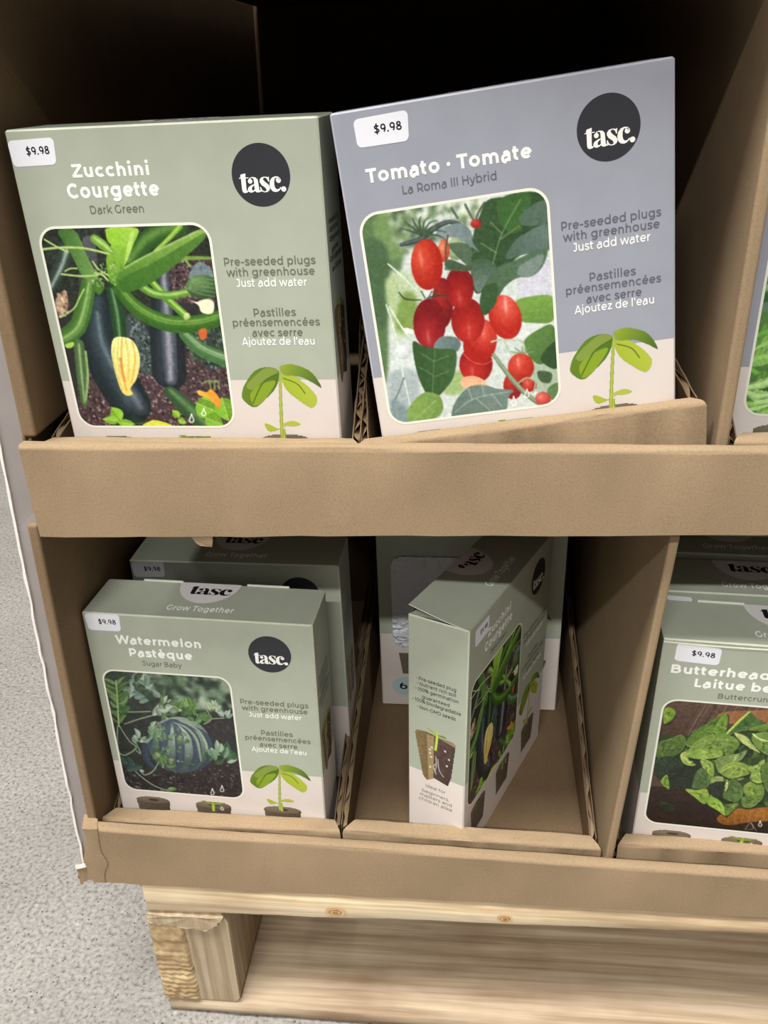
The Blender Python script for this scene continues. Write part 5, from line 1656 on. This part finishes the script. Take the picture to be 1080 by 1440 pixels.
# its lifted lid, a bent card hinged on the front fold, carrying the top print
lift = 0.0075
def lid(u, wq, e=0.0, d=0.0):
    k = max(0, 1 - u / .9)
    bend = (wq / .2813)
    return (u * S, wq * S * (1 - .02 * k), H - .0002 + e + lift * k * (bend ** 1.3))
g = Geo()
nu, nw = 24, 10
for lvl in (0, 1):
    g.add([lid(i / nu, .2813 * j / nw, .0005 * lvl) for j in range(nw + 1) for i in range(nu + 1)],
          [(j * (nu + 1) + i, j * (nu + 1) + i + 1, (j + 1) * (nu + 1) + i + 1, (j + 1) * (nu + 1) + i) for j in range(nw) for i in range(nu)], 0)
g.add([q for j in range(nw + 1) for q in (lid(0, .2813 * j / nw, 0), lid(0, .2813 * j / nw, .0005))], [(2 * j, 2 * j + 1, 2 * j + 3, 2 * j + 2) for j in range(nw)], 1)
lidp = g.build('lid_flap', [M['green'], M['card_white']], vbox, world=False, label='lifted top flap of the carton')
pr = Print()
pr.poly([(.485 + .1375 * math.cos(R(a)), .2805 - .162 * math.sin(R(a))) for a in range(0, 181, 6)], lambda u, v, d=0: lid(u, v, .0008))
lb = pr.build('top_badge', [M['disc_white']], lidp)
pr = Print()
for P in logo_polys(False):
    pr.poly([(.506 + .133 * x, .187 - (y + .545) * .108) for x, y in P], lambda u, v, d=0: lid(u, .373 - v, .0010))
pr.build('top_logo_lettering', [M['ink_black']], lidp)
pr = Print(); pr.text('Grow Together', .135, (.352, .055), (.646, .055), .040, lambda u, v, d=0: lid(u, v, .0009 + d), flip=True)
pr.build('top_lettering', [M['ink_white']], lidp)
g = Geo()
a_ = [(0.0006, wq * S, H - .0004 + .0015 * math.sin(math.pi * wq / .2813)) for wq in np.linspace(.004, .277, 10)]
b_ = [(0.020, wq * S, H - .0035 + .003 * (wq / .2813)) for wq in np.linspace(.03, .25, 10)]
g.add(a_ + b_, [(k, k + 1, k + 11, k + 10) for k in range(9)], 0)
g.build('dust_flap', [M['green']], vbox, world=False, label='inner tuck flap under the lifted lid')

# foil fronted box at the back of the middle tray
xb = empty('seed_kit_box', mat=pose((1, -.004, 0), (.004, 1, 0), (-.0774, .6249, -.3185)))
tag(xb, 'box with silver foil panel standing at the back of the lower middle tray', 'box', 'boxed seed growing kits on the display')
link('carton', carton_mesh('green', .795), xb)
g = Geo()
nu, nv = 70, 70
g.add([(u * S, -0.0006 - .0026 * abs(mnoise.noise(Vector((u * 26, v * 22, 1)))) - .0012 * abs(mnoise.noise(Vector((u * 60, v * 52, 6)))), H - v * S) for v in np.linspace(.29, .872, nv + 1) for u in np.linspace(.075, .66, nu + 1)],
      [(j * (nu + 1) + i, j * (nu + 1) + i + 1, (j + 1) * (nu + 1) + i + 1, (j + 1) * (nu + 1) + i) for j in range(nv) for i in range(nu)
       if math.hypot(max(0, .075 + .06 - (.075 + .585 * (i + .5) / nu), (.075 + .585 * (i + .5) / nu) - .60), max(0, .35 - (.29 + .582 * (j + .5) / nv), (.29 + .582 * (j + .5) / nv) - .812)) < .06])
g.build('foil_panel', [M['foil']], xb, world=False, smooth=True, label='crumpled silver foil panel')
pr = Print()
pr.poly([(.105, .925), (.235, .925), (.215, 1.07), (.125, 1.07)], FR(.0003))
pr.build('pot_print', [M['pot']], xb)
pr = Print()
pr.poly([(.70, .925), (.93, .945), (.905, 1.05), (.74, 1.05)], FR(.0003))
pr.build('pot_print', [M['pot']], xb)
leafm = patch_mesh(seedling_patch(), .64, .96, .58, .89, FR(0.00025))
link('seedling_print', leafm, xb)
pr = Print(); pr.poly(circ(.128, 1.16, .066, 30), FR(.0003)); bd = pr.build('count_badge', [M['cyan']], xb, label='pale blue round badge')
pr = Print(); pr.text('6', .12, (.105, 1.182), (.150, 1.182), .048, FR(.0005)); pr.build('badge_lettering', [M['ink_black']], bd)

# lower right tray
b1 = kit('sage green lettuce seed kit box at the front of the lower right tray', pose((.9981, -.0609, -.011), (.0611, .998, .013), (.1224, .4472, -.3169)),
    'green', [('Butterhead Lettuce', .045, .690, .161, .042), ('Laitue beurre', .143, .566, .2225, .042)], ('Buttercrunch', .24, .472, .2715), 'lettuce', [(.052, .015), (.221, .027), (.219, .109), (.050, .100)], tabs=True)
g = Geo()
for z, d in ((H - .0022, .0008), (H - .0002, .0008)):
    rr = []
    for k in range(31):
        x = S * k / 30
        zz = z - .0008 * math.sin(x * 40) * (1 if z < H - .001 else 0)
        rr.append([Vector((x, .0001, zz + .0009)), Vector((x, -d, zz)), Vector((x, .0001, zz - .0009))])
    g.loft(rr)
fix_normals(g.build('crease', [M['edge_green']], b1, world=False, label='pale crease along the crushed top edge'))
kit('shaded green seed kit box directly behind the lettuce box', pose((.998, -.058, 0), (.058, .998, 0), (.1170, .5065, -.3183)),
    'green', (), None, None, [(.06, .020), (.225, .027), (.222, .105), (.056, .098)], slogans=False)
kit('dark shaded seed kit box furthest back in the lower right tray', pose((.998, -.050, 0), (.05, .998, 0), (.1170, .5600, -.3183)),
    'green', (), None, None, None, slogans=False)
